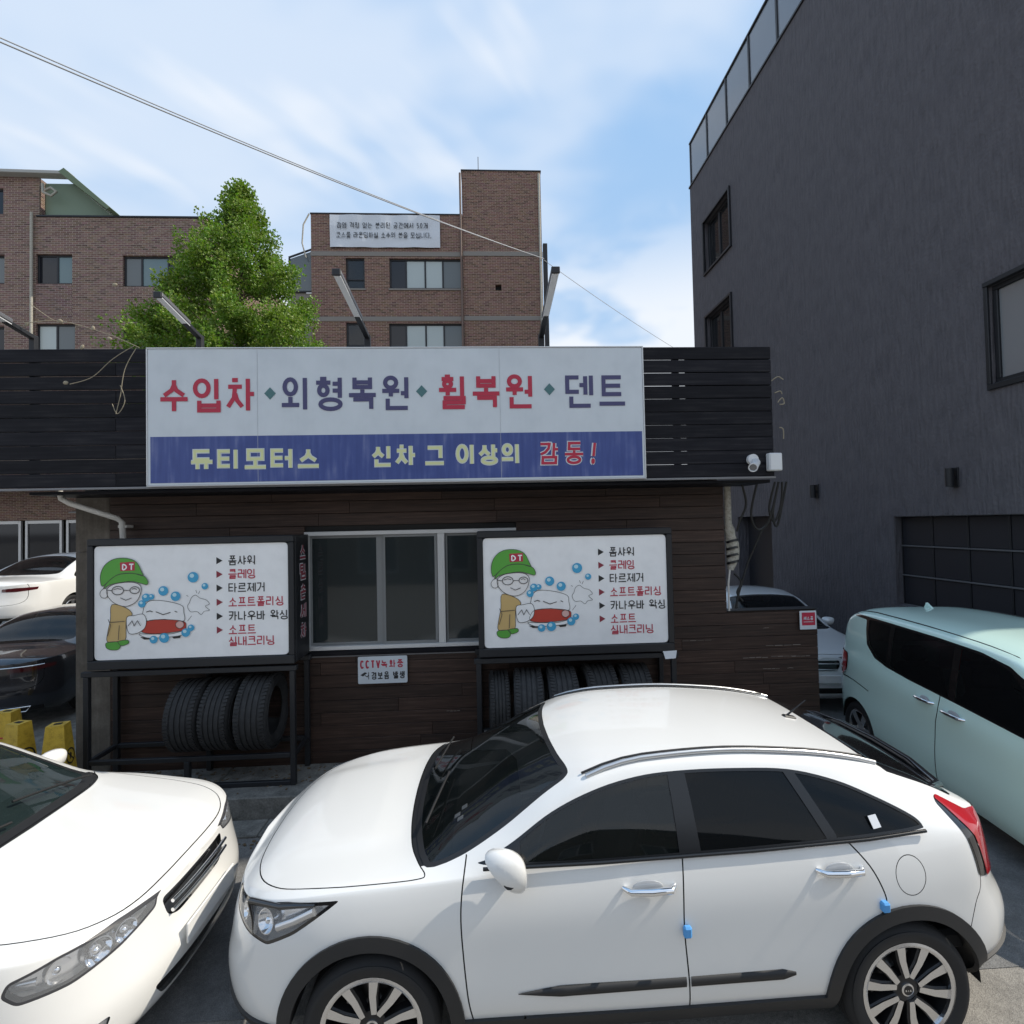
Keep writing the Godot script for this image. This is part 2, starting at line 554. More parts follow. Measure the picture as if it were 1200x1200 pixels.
# words set from (x0, y0) with syllables of w by h, pitch between them, stroke width sw
func write(text: String, x0: float, y0: float, w: float, h: float, pitch: float, sw: float, x: Transform3D, lift0 := 0.0, into: Surf = null, shear := 0.0, down := false, space := 0.45, parts: Node = null, ink := "") -> Surf:
	var s := into if into != null else Surf.new()
	var cx := x0; var cy := y0
	for ch in text:
		if ch == " ":
			cx += pitch * space; continue
		var narrow := ch.unicode_at(0) < 0x3000
		var cw := w * (0.62 if narrow else 1.0)
		if ch in [".", "!"]: cw = w * 0.45
		for pts in syllable(ch):
			var q := PackedVector2Array()
			for v in pts:
				q.append(Vector2(cx + sw * .5 + v.x * (cw - sw) + shear * v.y * h, cy + sw * .5 + v.y * (h - sw)))
			stroke(s, q, sw, x, lift0)
		if parts != null:
			part("letter", s, M[ink], parts); s = Surf.new()
		if down: cy -= pitch
		else: cx += pitch * (0.66 if narrow else 1.0)
	return s

# ------------------------------------------------------------------ cars
# Local axes of a car: x runs from its nose (0) to its tail, y up, z = +half width is its left side.
func shell(sp: Dictionary) -> Surf:
	var L: float = sp.L; var xf: float = sp.get("xf", 0.06); var xr: float = sp.get("xr", L - 0.05)
	var af: float = sp.af; var ar: float = sp.ar; var nf: float = sp.nf; var nr: float = sp.nr
	var xs := []; var zs := []
	var NE: int = sp.get("ne", 24)
	for k in NE:
		var a := PI / 2 * k / NE
		var x := xf + af * (1.0 - pow(cos(a), 2.0 / nf))
		xs.append(x); zs.append(ev(sp.w, x) * pow(sin(a), 2.0 / nf))
	var mid := int(ceil((xr - ar - xf - af) / sp.get("step", 0.05)))
	for k in mid + 1:
		var x: float = lerp(xf + af, xr - ar, float(k) / mid)
		xs.append(x); zs.append(ev(sp.w, x))
	for k in NE:
		var a := PI / 2 * (NE - 1 - k) / NE
		var x := xr - ar * (1.0 - pow(cos(a), 2.0 / nr))
		xs.append(x); zs.append(ev(sp.w, x) * pow(sin(a), 2.0 / nr))
	var m := xs.size()
	var arc := [0.0]
	for i in range(1, m): arc.append(arc[i - 1] + Vector2(xs[i] - xs[i - 1], zs[i] - zs[i - 1]).length())
	sp.arc = arc[m - 1]
	var NV: int = sp.get("nv", 22); var N1: int = sp.get("n1", 13); var N2: int = sp.get("n2", 15)
	var G := []
	for i in m:
		var x: float = xs[i]; var z: float = zs[i]
		var tx: Vector2 = Vector2(xs[min(i + 1, m - 1)] - xs[max(i - 1, 0)], zs[min(i + 1, m - 1)] - zs[max(i - 1, 0)]).normalized()
		var on := Vector2(-tx.y, tx.x)          # outwards in plan
		if i == 0: on = Vector2(-1, 0)
		if i == m - 1: on = Vector2(1, 0)
		var yb := ev(sp.yb, x); var ys := ev(sp.ys, x)
		var col := []
		for j in NV:
			var v := float(j) / NV
			var o: float = on.y * on.y * ev(sp.os, v) + on.x * on.x * ev(sp.of if on.x < 0 else sp.orr, v)
			if sp.has("flare"):
				for fl in sp.flare: o += on.y * on.y * fl[2] * exp(-pow((x - fl[0]) / fl[1], 2)) * clamp(1.0 - v * 0.9, 0, 1)
			var zz := z + on.y * o
			if i == 0 or i == m - 1: zz = 0.0
			col.append(Vector3(x + on.x * o, lerp(ys, yb, v), zz))
		var wr: float = min(ev(sp.wr, x), z * 0.94)
		var yr: float = ev(sp.yr, x); var yc: float = ev(sp.yc, x)
		for j in N1:
			var f := float(j) / N1
			col.append(Vector3(x, lerp(yb, yr, f), lerp(z, wr, f) + sp.get("bow", 0.015) * sin(PI * f) * clamp((yr - yb) * 4.0, 0, 1)))
		for j in N2 + 1:
			var f := float(j) / N2
			col.append(Vector3(x, yr + (yc - yr) * (1.0 - pow(1.0 - f, sp.get("crown", 2.2))), wr * (1.0 - f)))
		if sp.has("ridge"):                    # the raised middle of a bonnet, with a crease on each side
			var rg: Array = sp.ridge
			if x > rg[0] and x < rg[1]:
				var ends: float = clamp((x - rg[0]) / .25, 0, 1) * clamp((rg[1] - x) / .2, 0, 1)
				for j in range(NV + N1, col.size()): col[j].y += rg[3] * ends * (1.0 - smoothstep(rg[2] - .05, rg[2] + .05, col[j].z))
		for it in sp.get("soft", 2):
			var c2 := col.duplicate()
			for j in range(1, col.size() - 1):
				c2[j] = col[j] * 0.5 + (col[j - 1] + col[j + 1]) * 0.25
			col = c2
		G.append(col)
	var rows: int = G[0].size()
	var N := []
	for i in m:
		var row := []
		for j in rows:
			var di: Vector3 = G[min(i + 1, m - 1)][j] - G[max(i - 1, 0)][j]
			var dj: Vector3 = G[i][min(j + 1, rows - 1)] - G[i][max(j - 1, 0)]
			if i == 0: di = Vector3(0, 0, 1)
			if i == m - 1: di = Vector3(0, 0, -1)
			if j == rows - 1 and i > 0 and i < m - 1: dj = Vector3(0, 0, -1)
			var nn := di.cross(dj)
			if nn.length() < 1e-9: nn = Vector3(-1 if i < m / 2 else 1, 0.6, 0)
			nn = nn.normalized()
			if nn.dot(G[i][j] - Vector3(clamp(G[i][j].x, 0.9, L - 0.9), 0.55, 0)) < 0: nn = -nn
			row.append(nn)
		N.append(row)
	for i in m:                              # where the ends close up, the normals of the last proper column
		for j in rows:
			if (i == 0 or i == m - 1) and j > NV + 1:
				N[i][j] = Vector3(N[1 if i == 0 else m - 2][rows - 1].x, N[1 if i == 0 else m - 2][rows - 1].y, 0).normalized()
	var s := Surf.new()
	for i in m - 1:
		for j in rows - 1:
			var q := [[i, j], [i + 1, j], [i + 1, j + 1], [i, j + 1]]
			var P := []; var Q := []; var T := []
			for k in q:
				P.append(G[k[0]][k[1]]); Q.append(N[k[0]][k[1]]); T.append(Vector2(arc[k[0]], G[k[0]][k[1]].y))
			for side in [1.0, -1.0]:
				var f := Vector3(1, 1, side)
				for e in [[0, 1, 2], [0, 2, 3]]:
					if (P[e[1]] - P[e[0]]).cross(P[e[2]] - P[e[0]]).length() > 1e-9:
						s.tri(P[e[0]] * f, P[e[1]] * f, P[e[2]] * f, Q[e[0]] * f, Q[e[1]] * f, Q[e[2]] * f, T[e[0]], T[e[1]], T[e[2]])
	return s

var any_side := func(_c: Vector3, _n: Vector3): return true
var left_side := func(c: Vector3, _n: Vector3): return c.z > 0.0
var right_side := func(c: Vector3, _n: Vector3): return c.z < 0.0
func side_of(sg: float) -> Callable: return left_side if sg > 0 else right_side

# a narrow real groove along a line on the body
func groove(body: Surf, line: PackedVector2Array, w: float, mode: int, cond: Callable, into: Surf):
	for g in Geometry2D.offset_polyline(line, w * 0.5, Geometry2D.JOIN_MITER, Geometry2D.END_BUTT):
		if Geometry2D.is_polygon_clockwise(g): continue
		into.add(body.cut(g, mode, cond).pushed(-0.007))

func smooth_line(a: Array, sub := 6) -> PackedVector2Array:
	var p := P2(a)
	var o := PackedVector2Array()
	for i in p.size() - 1:
		for k in sub:
			o.append(p[i].cubic_interpolate(p[i + 1], p[max(i - 1, 0)], p[min(i + 2, p.size() - 1)], float(k) / sub))
	o.append(p[p.size() - 1])
	return o

# wheel whose axle runs along z with its outer face at +z
func wheel(parent: Node, at: Vector3, R: float, wd: float, rim_r: float, outward: float, style: int, spin: float, steer := 0.0):
	var w := group_part("wheel", parent, at)
	w.rotation = Vector3(0, steer, 0)
	var x := Transform3D(Basis(Vector3(1, 0, 0), Vector3(0, 1, 0), Vector3(0, 0, 1)), Vector3.ZERO)
	if outward < 0: x = Transform3D(Basis(Vector3(-1, 0, 0), Vector3(0, 1, 0), Vector3(0, 0, -1)), Vector3.ZERO)
	var h := wd * 0.5
	part("tyre", Surf.new().lathe(tyre_profile(R, rim_r, wd), x, 56), M.rubber, w)
	# outer lip and barrel of the rim
	var lip := Surf.new()
	lip.lathe([Vector2(rim_r + 0.004, h - 0.022), Vector2(rim_r + 0.008, h - 0.012), Vector2(rim_r - 0.004, h - 0.008), Vector2(rim_r - 0.016, h - 0.014), Vector2(rim_r - 0.018, h - 0.03)], x, 48)
	var well := Surf.new()
	well.lathe([Vector2(rim_r - 0.018, h - 0.03), Vector2(rim_r - 0.03, -h * 0.6), Vector2(0.0, -h * 0.6)], x, 40)
	part("barrel", well, M.wheel_dark, w)
	var disc_s := Surf.new()
	disc_s.lathe([Vector2(0.15, -0.015), Vector2(0.15, 0.0), Vector2(0.07, 0.0), Vector2(0.07, 0.02), Vector2(0, 0.02)], x, 36)
	part("brake_disc", disc_s, M.steel, w)
	var face := Surf.new(); var dark := Surf.new()
	var zf := h - 0.035
	if style == 0:          # five pairs of twin spokes that fan out to the lip, cut bright on dark
		for k in 5:
			var a0 := spin + TAU * k / 5
			for sg in [-1.0, 1.0]:
				var a_in = a0 + sg * 0.16; var a_out = a0 + sg * 0.30
				var i0 := Vector2(cos(a_in), sin(a_in)) * 0.062
				var o0 := Vector2(cos(a_out), sin(a_out)) * (rim_r - 0.012)
				var d := (o0 - i0).normalized(); var q := Vector2(-d.y, d.x)
				var bend = q * sg * 0.006
				var md = i0.lerp(o0, 0.5) + bend
				var wi := 0.013; var wm := 0.0165; var wo := 0.023
				var poly := PackedVector2Array([i0 - q * wi, md - q * wm, o0 - q * wo, o0 + q * wo, md + q * wm, i0 + q * wi])
				face.prism(poly, x * Transform3D(Basis.IDENTITY, Vector3(0, 0, zf)), 0.012)
				dark.prism(PackedVector2Array([i0 - q * (wi + .006), md - q * (wm + .007), o0 - q * (wo + .006), o0 + q * (wo + .006), md + q * (wm + .007), i0 + q * (wi + .006)]), x * Transform3D(Basis.IDENTITY, Vector3(0, 0, zf - 0.045)), 0.0445)
		dark.lathe([Vector2(0.068, zf - 0.05), Vector2(0.068, zf - 0.004), Vector2(0.05, zf + 0.002), Vector2(0.0, zf + 0.002)], x, 30)
		face.lathe([Vector2(0.032, zf + 0.0), Vector2(0.032, zf + 0.010), Vector2(0.024, zf + 0.013)], x, 28)
		dark.lathe([Vector2(0.024, zf + 0.013), Vector2(0.0, zf + 0.014)], x, 24)
		var em := Surf.new()
		write("KIA", -0.017, -0.006, 0.016, 0.012, 0.017, 0.0022, x * Transform3D(Basis.IDENTITY, Vector3(0, 0, zf + 0.0145)), 0.0, em)
		part("hub_emblem", em, M.chrome, w)
	else:                   # plain five-spoke wheel
		for k in 5:
			var a0 := spin + TAU * k / 5
			var d := Vector2(cos(a0), sin(a0)); var q := Vector2(-d.y, d.x)
			face.prism(PackedVector2Array([d * 0.05 - q * .03, d * (rim_r - .012) - q * .042, d * (rim_r - .012) + q * .042, d * 0.05 + q * .03]), x * Transform3D(Basis.IDENTITY, Vector3(0, 0, zf - 0.03)), 0.035)
		face.lathe([Vector2(0.07, zf - 0.03), Vector2(0.068, zf + 0.006), Vector2(0.03, zf + 0.014), Vector2(0.0, zf + 0.014)], x, 30)
	face.add(lip)
	part("rim", face, M.alloy, w)
	if dark.p.size() > 0: part("spoke_back", dark, M.wheel_dark, w)
	return w

func tyre_profile(R: float, rr: float, wd: float) -> Array:
	var h := wd * 0.5
	var o := [Vector2(rr - 0.012, -h * 0.72), Vector2(rr + 0.012, -h * 0.9), Vector2(rr + (R - rr) * 0.5, -h * 1.0), Vector2(R - 0.03, -h * 0.93), Vector2(R - 0.008, -h * 0.78)]
	for g in 4:
		var c := -h * 0.51 + h * 0.34 * g
		o.append(Vector2(R - 0.0015 * abs(g - 1.5), c - h * 0.05)); o.append(Vector2(R - 0.011, c - h * 0.04)); o.append(Vector2(R - 0.011, c + h * 0.04)); o.append(Vector2(R - 0.0015 * abs(g - 1.5), c + h * 0.05))
	o += [Vector2(R - 0.008, h * 0.78), Vector2(R - 0.03, h * 0.93), Vector2(rr + (R - rr) * 0.72, h * 0.985), Vector2(rr + (R - rr) * 0.7, h * 1.0), Vector2(rr + (R - rr) * 0.5, h * 1.0), Vector2(rr + 0.012, h * 0.9), Vector2(rr - 0.012, h * 0.72)]
	return o

# opening over a wheel, the lining inside it
func arch(body: Surf, cx: float, cy: float, r: float, ybot: float, hw: float, into: Surf):
	var pl := PackedVector2Array()
	for k in 33:
		var a := PI * k / 32
		pl.append(Vector2(cx + r * cos(a), cy + r * sin(a)))
	pl.append(Vector2(cx - r, ybot - 0.3)); pl.append(Vector2(cx + r, ybot - 0.3))
	body.cut(pl, 0, any_side)
	for sg in [1.0, -1.0]:
		var x := Transform3D(Basis(Vector3(1, 0, 0), Vector3(0, 1, 0), Vector3(0, 0, 1)), Vector3(cx, cy, 0))
		into.lathe([Vector2(r + 0.012, sg * (hw - 0.32)), Vector2(r + 0.012, sg * (hw - 0.012))], x, 24, 0.75, 0.0, PI)
		into.lathe([Vector2(0.0, sg * (hw - 0.32)), Vector2(r + 0.012, sg * (hw - 0.32))], x, 24, 0.75, 0.0, PI)

func arch_band(cx: float, cy: float, r0: float, r1: float, a0 := -0.35, a1 := PI + 0.35, k0 := 1.0) -> PackedVector2Array:
	var o := PackedVector2Array()
	for k in 41:
		var a: float = lerp(a0, a1, k / 40.0)
		o.append(Vector2(cx + r1 * cos(a) * k0, cy + r1 * sin(a)))
	for k in 41:
		var a: float = lerp(a1, a0, k / 40.0)
		o.append(Vector2(cx + r0 * cos(a), cy + r0 * sin(a)))
	return o

func mirror_pair(root: Node, x: float, y: float, z: float, paint: Material, folded := false, rad := Vector3(0.085, 0.085, 0.115)):
	var zo := .045 if folded else .1
	for sg in [1.0, -1.0]:
		var mg := group_part("mirror", root, Vector3(x, y, z * sg) if sg > 0 or not folded else Vector3(x + .34, y - .05, (z - .02) * sg))
		var shell_s := Surf.new()
		shell_s.ball(Vector3(0, 0, sg * zo), rad, 24, 16, Basis(Vector3(0, 1, 0), sg * -0.2), 0.8)
		for i in shell_s.p.size():        # drawn out to a point at the bottom rear, cut flat behind
			var v: Vector3 = shell_s.p[i]
			if not folded and v.x > 0.035: v.x = 0.035 + (v.x - 0.035) * 0.15
			var low: float = clamp(.5 - v.y / rad.y * .5, 0, 1)
			if folded:
				v.x = v.x * (1.15 - .55 * low) - v.y * .42
			v.z = sg * zo + (v.z - sg * zo) * (1.1 - 0.4 * low)
			shell_s.p[i] = v
		part("housing", shell_s, paint, mg)
		part("glass", Surf.new().ball(Vector3(0.049 if not folded else 0.0, 0.0, sg * (0.1 if not folded else 0.0)), Vector3(0.004, rad.y * 0.78, rad.z * 0.8) if not folded else Vector3(rad.x * .5, rad.y * .5, .008), 18, 8, Basis(Vector3(0, 1, 0), sg * -0.2)), M.mirror_glass, mg)
		part("stalk", Surf.new().tube([Vector3(0.02, -0.045, -sg * 0.05), Vector3(0.01, -0.05, sg * 0.03), Vector3(0.0, -0.03, sg * 0.08)], [0.035, 0.028, 0.03], 10), M.black_plastic, mg)

func seats(root: Node, xs: Array, y: float, hw: float):
	for x in xs:
		for sg in [1.0, -1.0]:
			var st := group_part("seat", root, Vector3(x, y, sg * hw))
			part("cushion", Surf.new().box(Vector3(-0.05, 0.1, 0), Vector3(0.5, 0.16, 0.5), 0.06), M.seat, st)
			part("backrest", Surf.new().box(Vector3(0.27, 0.42, 0), Vector3(0.14, 0.6, 0.48), 0.06, Basis(Vector3(0, 0, 1), -0.25)), M.seat, st)
			part("headrest", Surf.new().box(Vector3(0.38, 0.79, 0), Vector3(0.09, 0.17, 0.26), 0.04, Basis(Vector3(0, 0, 1), -0.2)), M.seat, st)

func handle_bar(parent: Node, x0: float, x1: float, y: float, z: float, sg: float, m: Material):
	var hd := group_part("handle", parent)
	var c := (x0 + x1) * 0.5; var l := x1 - x0
	part("grip", Surf.new().tube([Vector3(x0, y, sg * (z - 0.012)), Vector3(x0 + 0.03, y + 0.002, sg * (z + 0.026)), Vector3(c, y + 0.004, sg * (z + 0.036)), Vector3(x1 - 0.03, y + 0.002, sg * (z + 0.028)), Vector3(x1, y, sg * (z - 0.012))], [0.011, 0.016, 0.0175, 0.016, 0.011], 10), m, hd)
	part("cup", Surf.new().ball(Vector3(c - l * 0.04, y + 0.004, sg * (z + 0.0)), Vector3(l * 0.30, 0.036, 0.007), 22, 8), M.handle_cup, hd)

# shared finish: paint, grooves, glass; spec of what is cut where comes from the caller
func lamp_bowl(root: Node, at: Vector3, dir: Vector3, r: float):
	var z := dir.normalized()
	var x := Vector3.UP.cross(z).normalized()
	var tr := Transform3D(Basis(x, z.cross(x), z), at)
	var s := Surf.new()
	s.lathe([Vector2(0.0, -r * 0.9), Vector2(r * 0.5, -r * 0.7), Vector2(r * 0.85, -r * 0.3), Vector2(r, 0.0), Vector2(r * 1.08, 0.0), Vector2(r * 1.08, -r * 0.5)], tr, 24)
	s.ball(at - z * r * 0.45, Vector3.ONE * r * 0.42, 14, 8)
	part("reflector", s, M.chrome, root)

func make_suv():
	var root := thing("suv", "white crossover SUV with black wheel arch trim, parked across the front of the shop", "car", Vector3(-1.47, 0.0, -3.42), 0.0)
	var sp := {
		"L": 4.355, "xf": 0.03, "xr": 4.3, "af": 0.74, "ar": 0.5, "nf": 3.0, "nr": 3.0, "ne": 32, "step": 0.035, "nv": 26, "n1": 16, "n2": 20, "soft": 2, "crown": 2.3,
		"w": [[0, .79], [.8, .825], [1.4, .835], [2.4, .845], [3.3, .84], [3.9, .81], [4.355, .77]],
		"ys": [[0, .24], [.4, .22], [1.0, .24], [3.3, .26], [3.86, .27], [3.99, .36], [4.355, .40]],
		"yb": [[.07, .815], [.25, .875], [.7, .955], [1.2, .99], [1.6, 1.015], [2.4, 1.04], [3.2, 1.06], [3.7, 1.085], [4.0, 1.08], [4.3, 1.04]],
		"yr": [[.07, .825], [.25, .895], [.7, .97], [1.12, 1.003], [1.28, 1.03], [1.5, 1.115], [1.79, 1.285], [2.03, 1.39], [2.31, 1.438], [2.7, 1.45], [3.2, 1.42], [3.6, 1.355], [3.8, 1.29], [3.95, 1.23], [4.1, 1.15], [4.25, 1.08], [4.3, 1.05]],
		"wr": [[.07, .74], [.7, .765], [1.2, .775], [1.5, .745], [1.8, .69], [2.3, .625], [2.8, .605], [3.4, .595], [3.9, .58], [4.355, .62]],
		"yc": [[.07, .84], [.16, .90], [.3, .945], [.6, .99], [.96, 1.025], [1.03, 1.04], [1.28, 1.175], [1.6, 1.335], [1.85, 1.42], [2.1, 1.465], [2.5, 1.486], [2.85, 1.482], [3.1, 1.463], [3.35, 1.43], [3.6, 1.378], [3.8, 1.32], [3.98, 1.255], [4.08, 1.20], [4.2, 1.12], [4.3, 1.06]],
		"os": [[0, -.03], [.12, .035], [.3, .055], [.5, .052], [.72, .048], [.88, .03], [1.0, 0]],
		"of": [[0, -.05], [.15, .045], [.4, .07], [.6, .05], [.8, .03], [1.0, 0]],
		"orr": [[0, -.02], [.12, .10], [.35, .115], [.5, .08], [.62, .03], [.8, .005], [1.0, 0]],
		"flare": [[.87, .3, .03], [3.57, .3, .03]],
		"ridge": [.14, .98, .50, .014],
	}
	var b := shell(sp)
	var liner := Surf.new(); var gap := Surf.new(); var trim := Surf.new(); var glass_trim := Surf.new()
	for cx in [.87, 3.57]:
		liner = Surf.new()
		arch(b, cx, .34, .385, .0, .86, liner)
		part("wheel_well", liner, M.black_plastic, root).set_meta("kind", "stuff")
	# black trim round the arches and along the sill and bumpers
	for sg in [1.0, -1.0]:
		var cl := Surf.new()
		for cx in [.87, 3.57]:
			cl.add(b.cut(arch_band(cx, .34, .375, .452, -.6, PI + .6), 0, side_of(sg)))
		cl.add(b.cut(P2([-.2, 0, 4.5, 0, 4.5, .50, 4.25, .50, 3.98, .45, 3.2, .365, 1.2, .365, .5, .36, .2, .34, -.2, .34]), 0, side_of(sg)))
		var pu := cl.pushed(0.014)
		trim.add(pu); trim.add(pu.rim(0.02))
	part("arch_trim", trim, M.cladding, root)
	# roof end and rear spoiler in gloss black, the rear window
	var hatch_glass := b.cut(P2([4.03, -.50, 4.03, .50, 4.32, .54, 4.32, -.54]), 1, func(c, n): return c.y > 1.06 and c.y < 1.24)
	var spoiler := b.cut(P2([3.63, -.53, 3.70, -.60, 4.08, -.60, 4.08, .60, 3.70, .60, 3.63, .53, 3.615, 0]), 1, func(c, n): return c.y > 1.16)
	part("rear_window", hatch_glass.pushed(-.004), M.tint_glass, root)
	part("spoiler", spoiler.pushed(.002), M.gloss_black, root)
	var lipS := Surf.new()
	lipS.tube([Vector3(3.95, 1.205, .585), Vector3(4.04, 1.195, .55), Vector3(4.09, 1.21, .3), Vector3(4.10, 1.215, 0), Vector3(4.09, 1.21, -.3), Vector3(4.04, 1.195, -.55), Vector3(3.95, 1.205, -.585)], [.02, .03, .03, .03, .03, .03, .02], 10)
	part("spoiler_lip", lipS, M.gloss_black, root)
	# windscreen
	var wsp := PackedVector2Array()
	var half := [[1.02, 0.0], [1.022, .2], [1.035, .4], [1.065, .58], [1.10, .69], [1.17, .752], [1.5, .69], [1.78, .618], [1.875, .585], [1.895, .53], [1.86, .38], [1.835, .2], [1.825, 0.0]]
	wsp = both(half)
	var ws := b.cut(wsp, 1, func(c, n): return c.y > .9)
	var rimp := Geometry2D.offset_polygon(wsp, -.03)
	var wsg := ws.cut(rimp[0], 1, any_side)
	part("windscreen_edge", ws.pushed(-.002), M.black_plastic, root)
	part("windscreen", wsg.pushed(-.003), M.front_glass, root)
	# side windows
	for sg in [1.0, -1.0]:
		var outl := rounded(P2([1.40, 1.045, 1.60, 1.045, 2.0, 1.05, 2.44, 1.06, 3.0, 1.075, 3.45, 1.095, 3.70, 1.108, 3.735, 1.12, 3.70, 1.16, 3.55, 1.235, 3.35, 1.315, 3.1, 1.372, 2.8, 1.392, 2.5, 1.395, 2.25, 1.38, 2.0, 1.33, 1.78, 1.245, 1.58, 1.13, 1.45, 1.065]), 5)
		var cond := func(c, n): return c.z * sg > 0.3 and absf(n.z) > 0.3
		var tr := b.cut(outl, 0, cond)
		var inner: PackedVector2Array = Geometry2D.offset_polygon(outl, -.013)[0]
		var bi := 0
		for band in [[1.61, .9, 2.41, .9, 2.425, 1.6, 1.70, 1.6, 1.61, 1.2], [2.53, .9, 3.235, .9, 3.19, 1.105, 3.06, 1.38, 3.0, 1.6, 2.51, 1.6], [3.27, .9, 3.9, .9, 3.9, 1.6, 3.06, 1.6, 3.12, 1.38, 3.245, 1.115]]:
			for wpol in Geometry2D.intersect_polygons(inner, P2(band)):
				part("side_window", tr.cut(wpol, 0, any_side).pushed(-.004), M.front_glass if bi == 0 else M.tint_glass, root)
			bi += 1
		glass_trim.add(tr)
		glass_trim.add(Surf.new().tube([Vector3(1.42, 1.052, sg * .845), Vector3(2.0, 1.056, sg * .851), Vector3(2.8, 1.072, sg * .848), Vector3(3.4, 1.094, sg * .842), Vector3(3.72, 1.114, sg * .828)], .009, 8))
	part("window_trim", glass_trim, M.window_trim, root)
	# doors
	for sg in [1.0, -1.0]:
		var lines := [smooth_line([1.335, 1.06, 1.315, .95, 1.31, .8, 1.335, .5, 1.36, .365]), smooth_line([2.425, 1.06, 2.41, .9, 2.405, .74, 2.42, .5, 2.425, .365]), smooth_line([3.28, 1.10, 3.38, .98, 3.435, .86, 3.44, .80, 3.41, .755])]
		for ln in lines: groove(b, ln, .007, 0, side_of(sg), gap)
		groove(b, smooth_line([3.97, 1.05, 4.0, .85, 3.95, .75, 3.9, .62]), .005, 0, side_of(sg), gap)
		var fd := b.cut(P2([1.33, 1.1, 1.31, .8, 1.36, .36, 2.425, .36, 2.405, .74, 2.425, 1.1]), 0, func(c, n): return c.z * sg > .6 and c.y < 1.075)
		var rd := b.cut(P2([2.425, 1.1, 2.405, .74, 2.425, .36, 3.05, .36, 3.2, .6, 3.41, .755, 3.44, .82, 3.28, 1.12]), 0, func(c, n): return c.z * sg > .6 and c.y < 1.11)
		var df := part("door", fd, M.white_paint, root); var dr := part("door", rd, M.white_paint, root)
		handle_bar(df, 2.11, 2.37, .945, .888, sg, M.chrome)
		handle_bar(dr, 3.10, 3.34, .975, .882, sg, M.chrome)
		# moulding low on the doors
		for seg in [[1.58, 2.405, df], [2.43, 2.96, dr]]:
			var mo := Surf.new()
			var pts := []; var rr := []
			for k in 9:
				var x: float = lerp(seg[0], seg[1], k / 8.0)
				pts.append(Vector3(x, .485 + .012 * (x - 1.58) / 1.4, sg * .902))
				var f := 1.0
				if seg[0] == 1.58: f = clamp(k / 2.0 + .08, 0, 1)
				elif k == 8: f = .35
				rr.append(.027 * f)
			mo.tube(pts, rr, 8)
			for i in mo.p.size():
				mo.p[i].z = sg * .897 + (mo.p[i].z - sg * .902) * .45
			part("moulding", mo, M.cladding, seg[2])
		part("door_guard", Surf.new().box(Vector3(2.412, .745, sg * .915), Vector3(.04, .055, .03), .008), M.blue_foam, root)
		part("door_guard", Surf.new().box(Vector3(3.425, .80, sg * .905), Vector3(.04, .05, .035), .008), M.blue_foam, root)
	# fuel flap
	var ff := b.cut(disc(3.59, .925, .083, .092, 36), 0, left_side)
	var ffi := ff.cut(disc(3.59, .925, .079, .088, 36), 0, any_side)
	gap.add(ff.pushed(-.006))
	part("fuel_flap", ffi, M.white_paint, root)
	# headlights: lens, dark housing, bowls
	for sg in [1.0, -1.0]:
		var hp := filleted(P2([.10, .835, .10, .775, .24, .735, .36, .722, .50, .79, .72, .932, .45, .912, .26, .872]), .02)
		var hl := b.cut(hp, 0, func(c, n): return c.z * sg > .47 and c.y < 1.0)
		var hg := group_part("headlight", root)
		part("housing", hl.pushed(-.05), M.lamp_house, hg)
		var edge := hl.cut(Geometry2D.offset_polygon(hp, -.014)[0], 0, any_side)
		part("bezel", hl.pushed(-.002), M.gloss_black, hg)
		part("lens", edge, M.lens, hg)
		lamp_bowl(hg, Vector3(.335, .803, sg * .765), Vector3(-.5, 0.2, sg * .85), .052)
		lamp_bowl(hg, Vector3(.20, .80, sg * .675), Vector3(-.8, 0.2, sg * .6), .036)
		part("divider", Surf.new().tube([Vector3(.235, .872, sg * .715), Vector3(.26, .80, sg * .735), Vector3(.275, .735, sg * .745)], [.012, .009, .014], 8).tube([Vector3(.24, .875, sg * .715), Vector3(.42, .895, sg * .80), Vector3(.6, .915, sg * .835)], [.016, .014, .006], 8), M.gloss_black, hg)
		var st := Surf.new()
		st.tube([Vector3(.41, .80, sg * .80), Vector3(.5, .84, sg * .82), Vector3(.6, .89, sg * .835)], .022, 8)
		part("reflector", st, M.lamp_silver, hg)
	# tail lamps
	for sg in [1.0, -1.0]:
		var tg := group_part("tail_lamp", root)
		var tp := filleted(P2([3.90, 1.18, 3.96, 1.05, 3.99, .875, 4.05, .86, 4.4, .855, 4.4, 1.06, 4.08, 1.12, 3.93, 1.20]), .02)
		var tl := b.cut(tp, 0, func(c, n): return c.z * sg > .42)
		var dk := tl.cut(P2([3.86, 1.2, 3.92, 1.05, 3.95, .84, 4.06, .84, 4.02, 1.05, 3.94, 1.16, 3.88, 1.22]), 0, any_side)
		part("lens", tl.pushed(.006), M.red_lens, tg)
		part("surround", dk.pushed(.002), M.gloss_black, tg)
	# lower front grille and rear bumper trim
	var gr := b.cut(P2([-.5, .42, .5, .42, .42, .28, -.42, .28]), 2, func(c, n): return c.x < .5)
	part("lower_grille", gr.pushed(-.03), M.black_plastic, root)
	var gu := b.cut(filleted(P2([-.5, .80, .5, .80, .45, .72, .2, .68, -.2, .68, -.45, .72]), .03), 2, func(c, n): return c.x < .45)
	part("grille", gu.pushed(-.015), M.gloss_black, root)
	# bonnet between its grooves
	var bon := PackedVector2Array()
	var bh := [[.125, 0.0], [.135, .2], [.165, .42], [.24, .59], [.36, .70], [.5, .755], [.7, .79], [.9, .803], [1.09, .805], [1.13, .785], [1.09, .71], [1.04, .58], [1.01, .4], [.995, .2], [.99, 0.0]]
	bon = both(bh)
	var ring := b.cut(bon, 1, func(c, n): return c.y > .78 and n.y > .15)
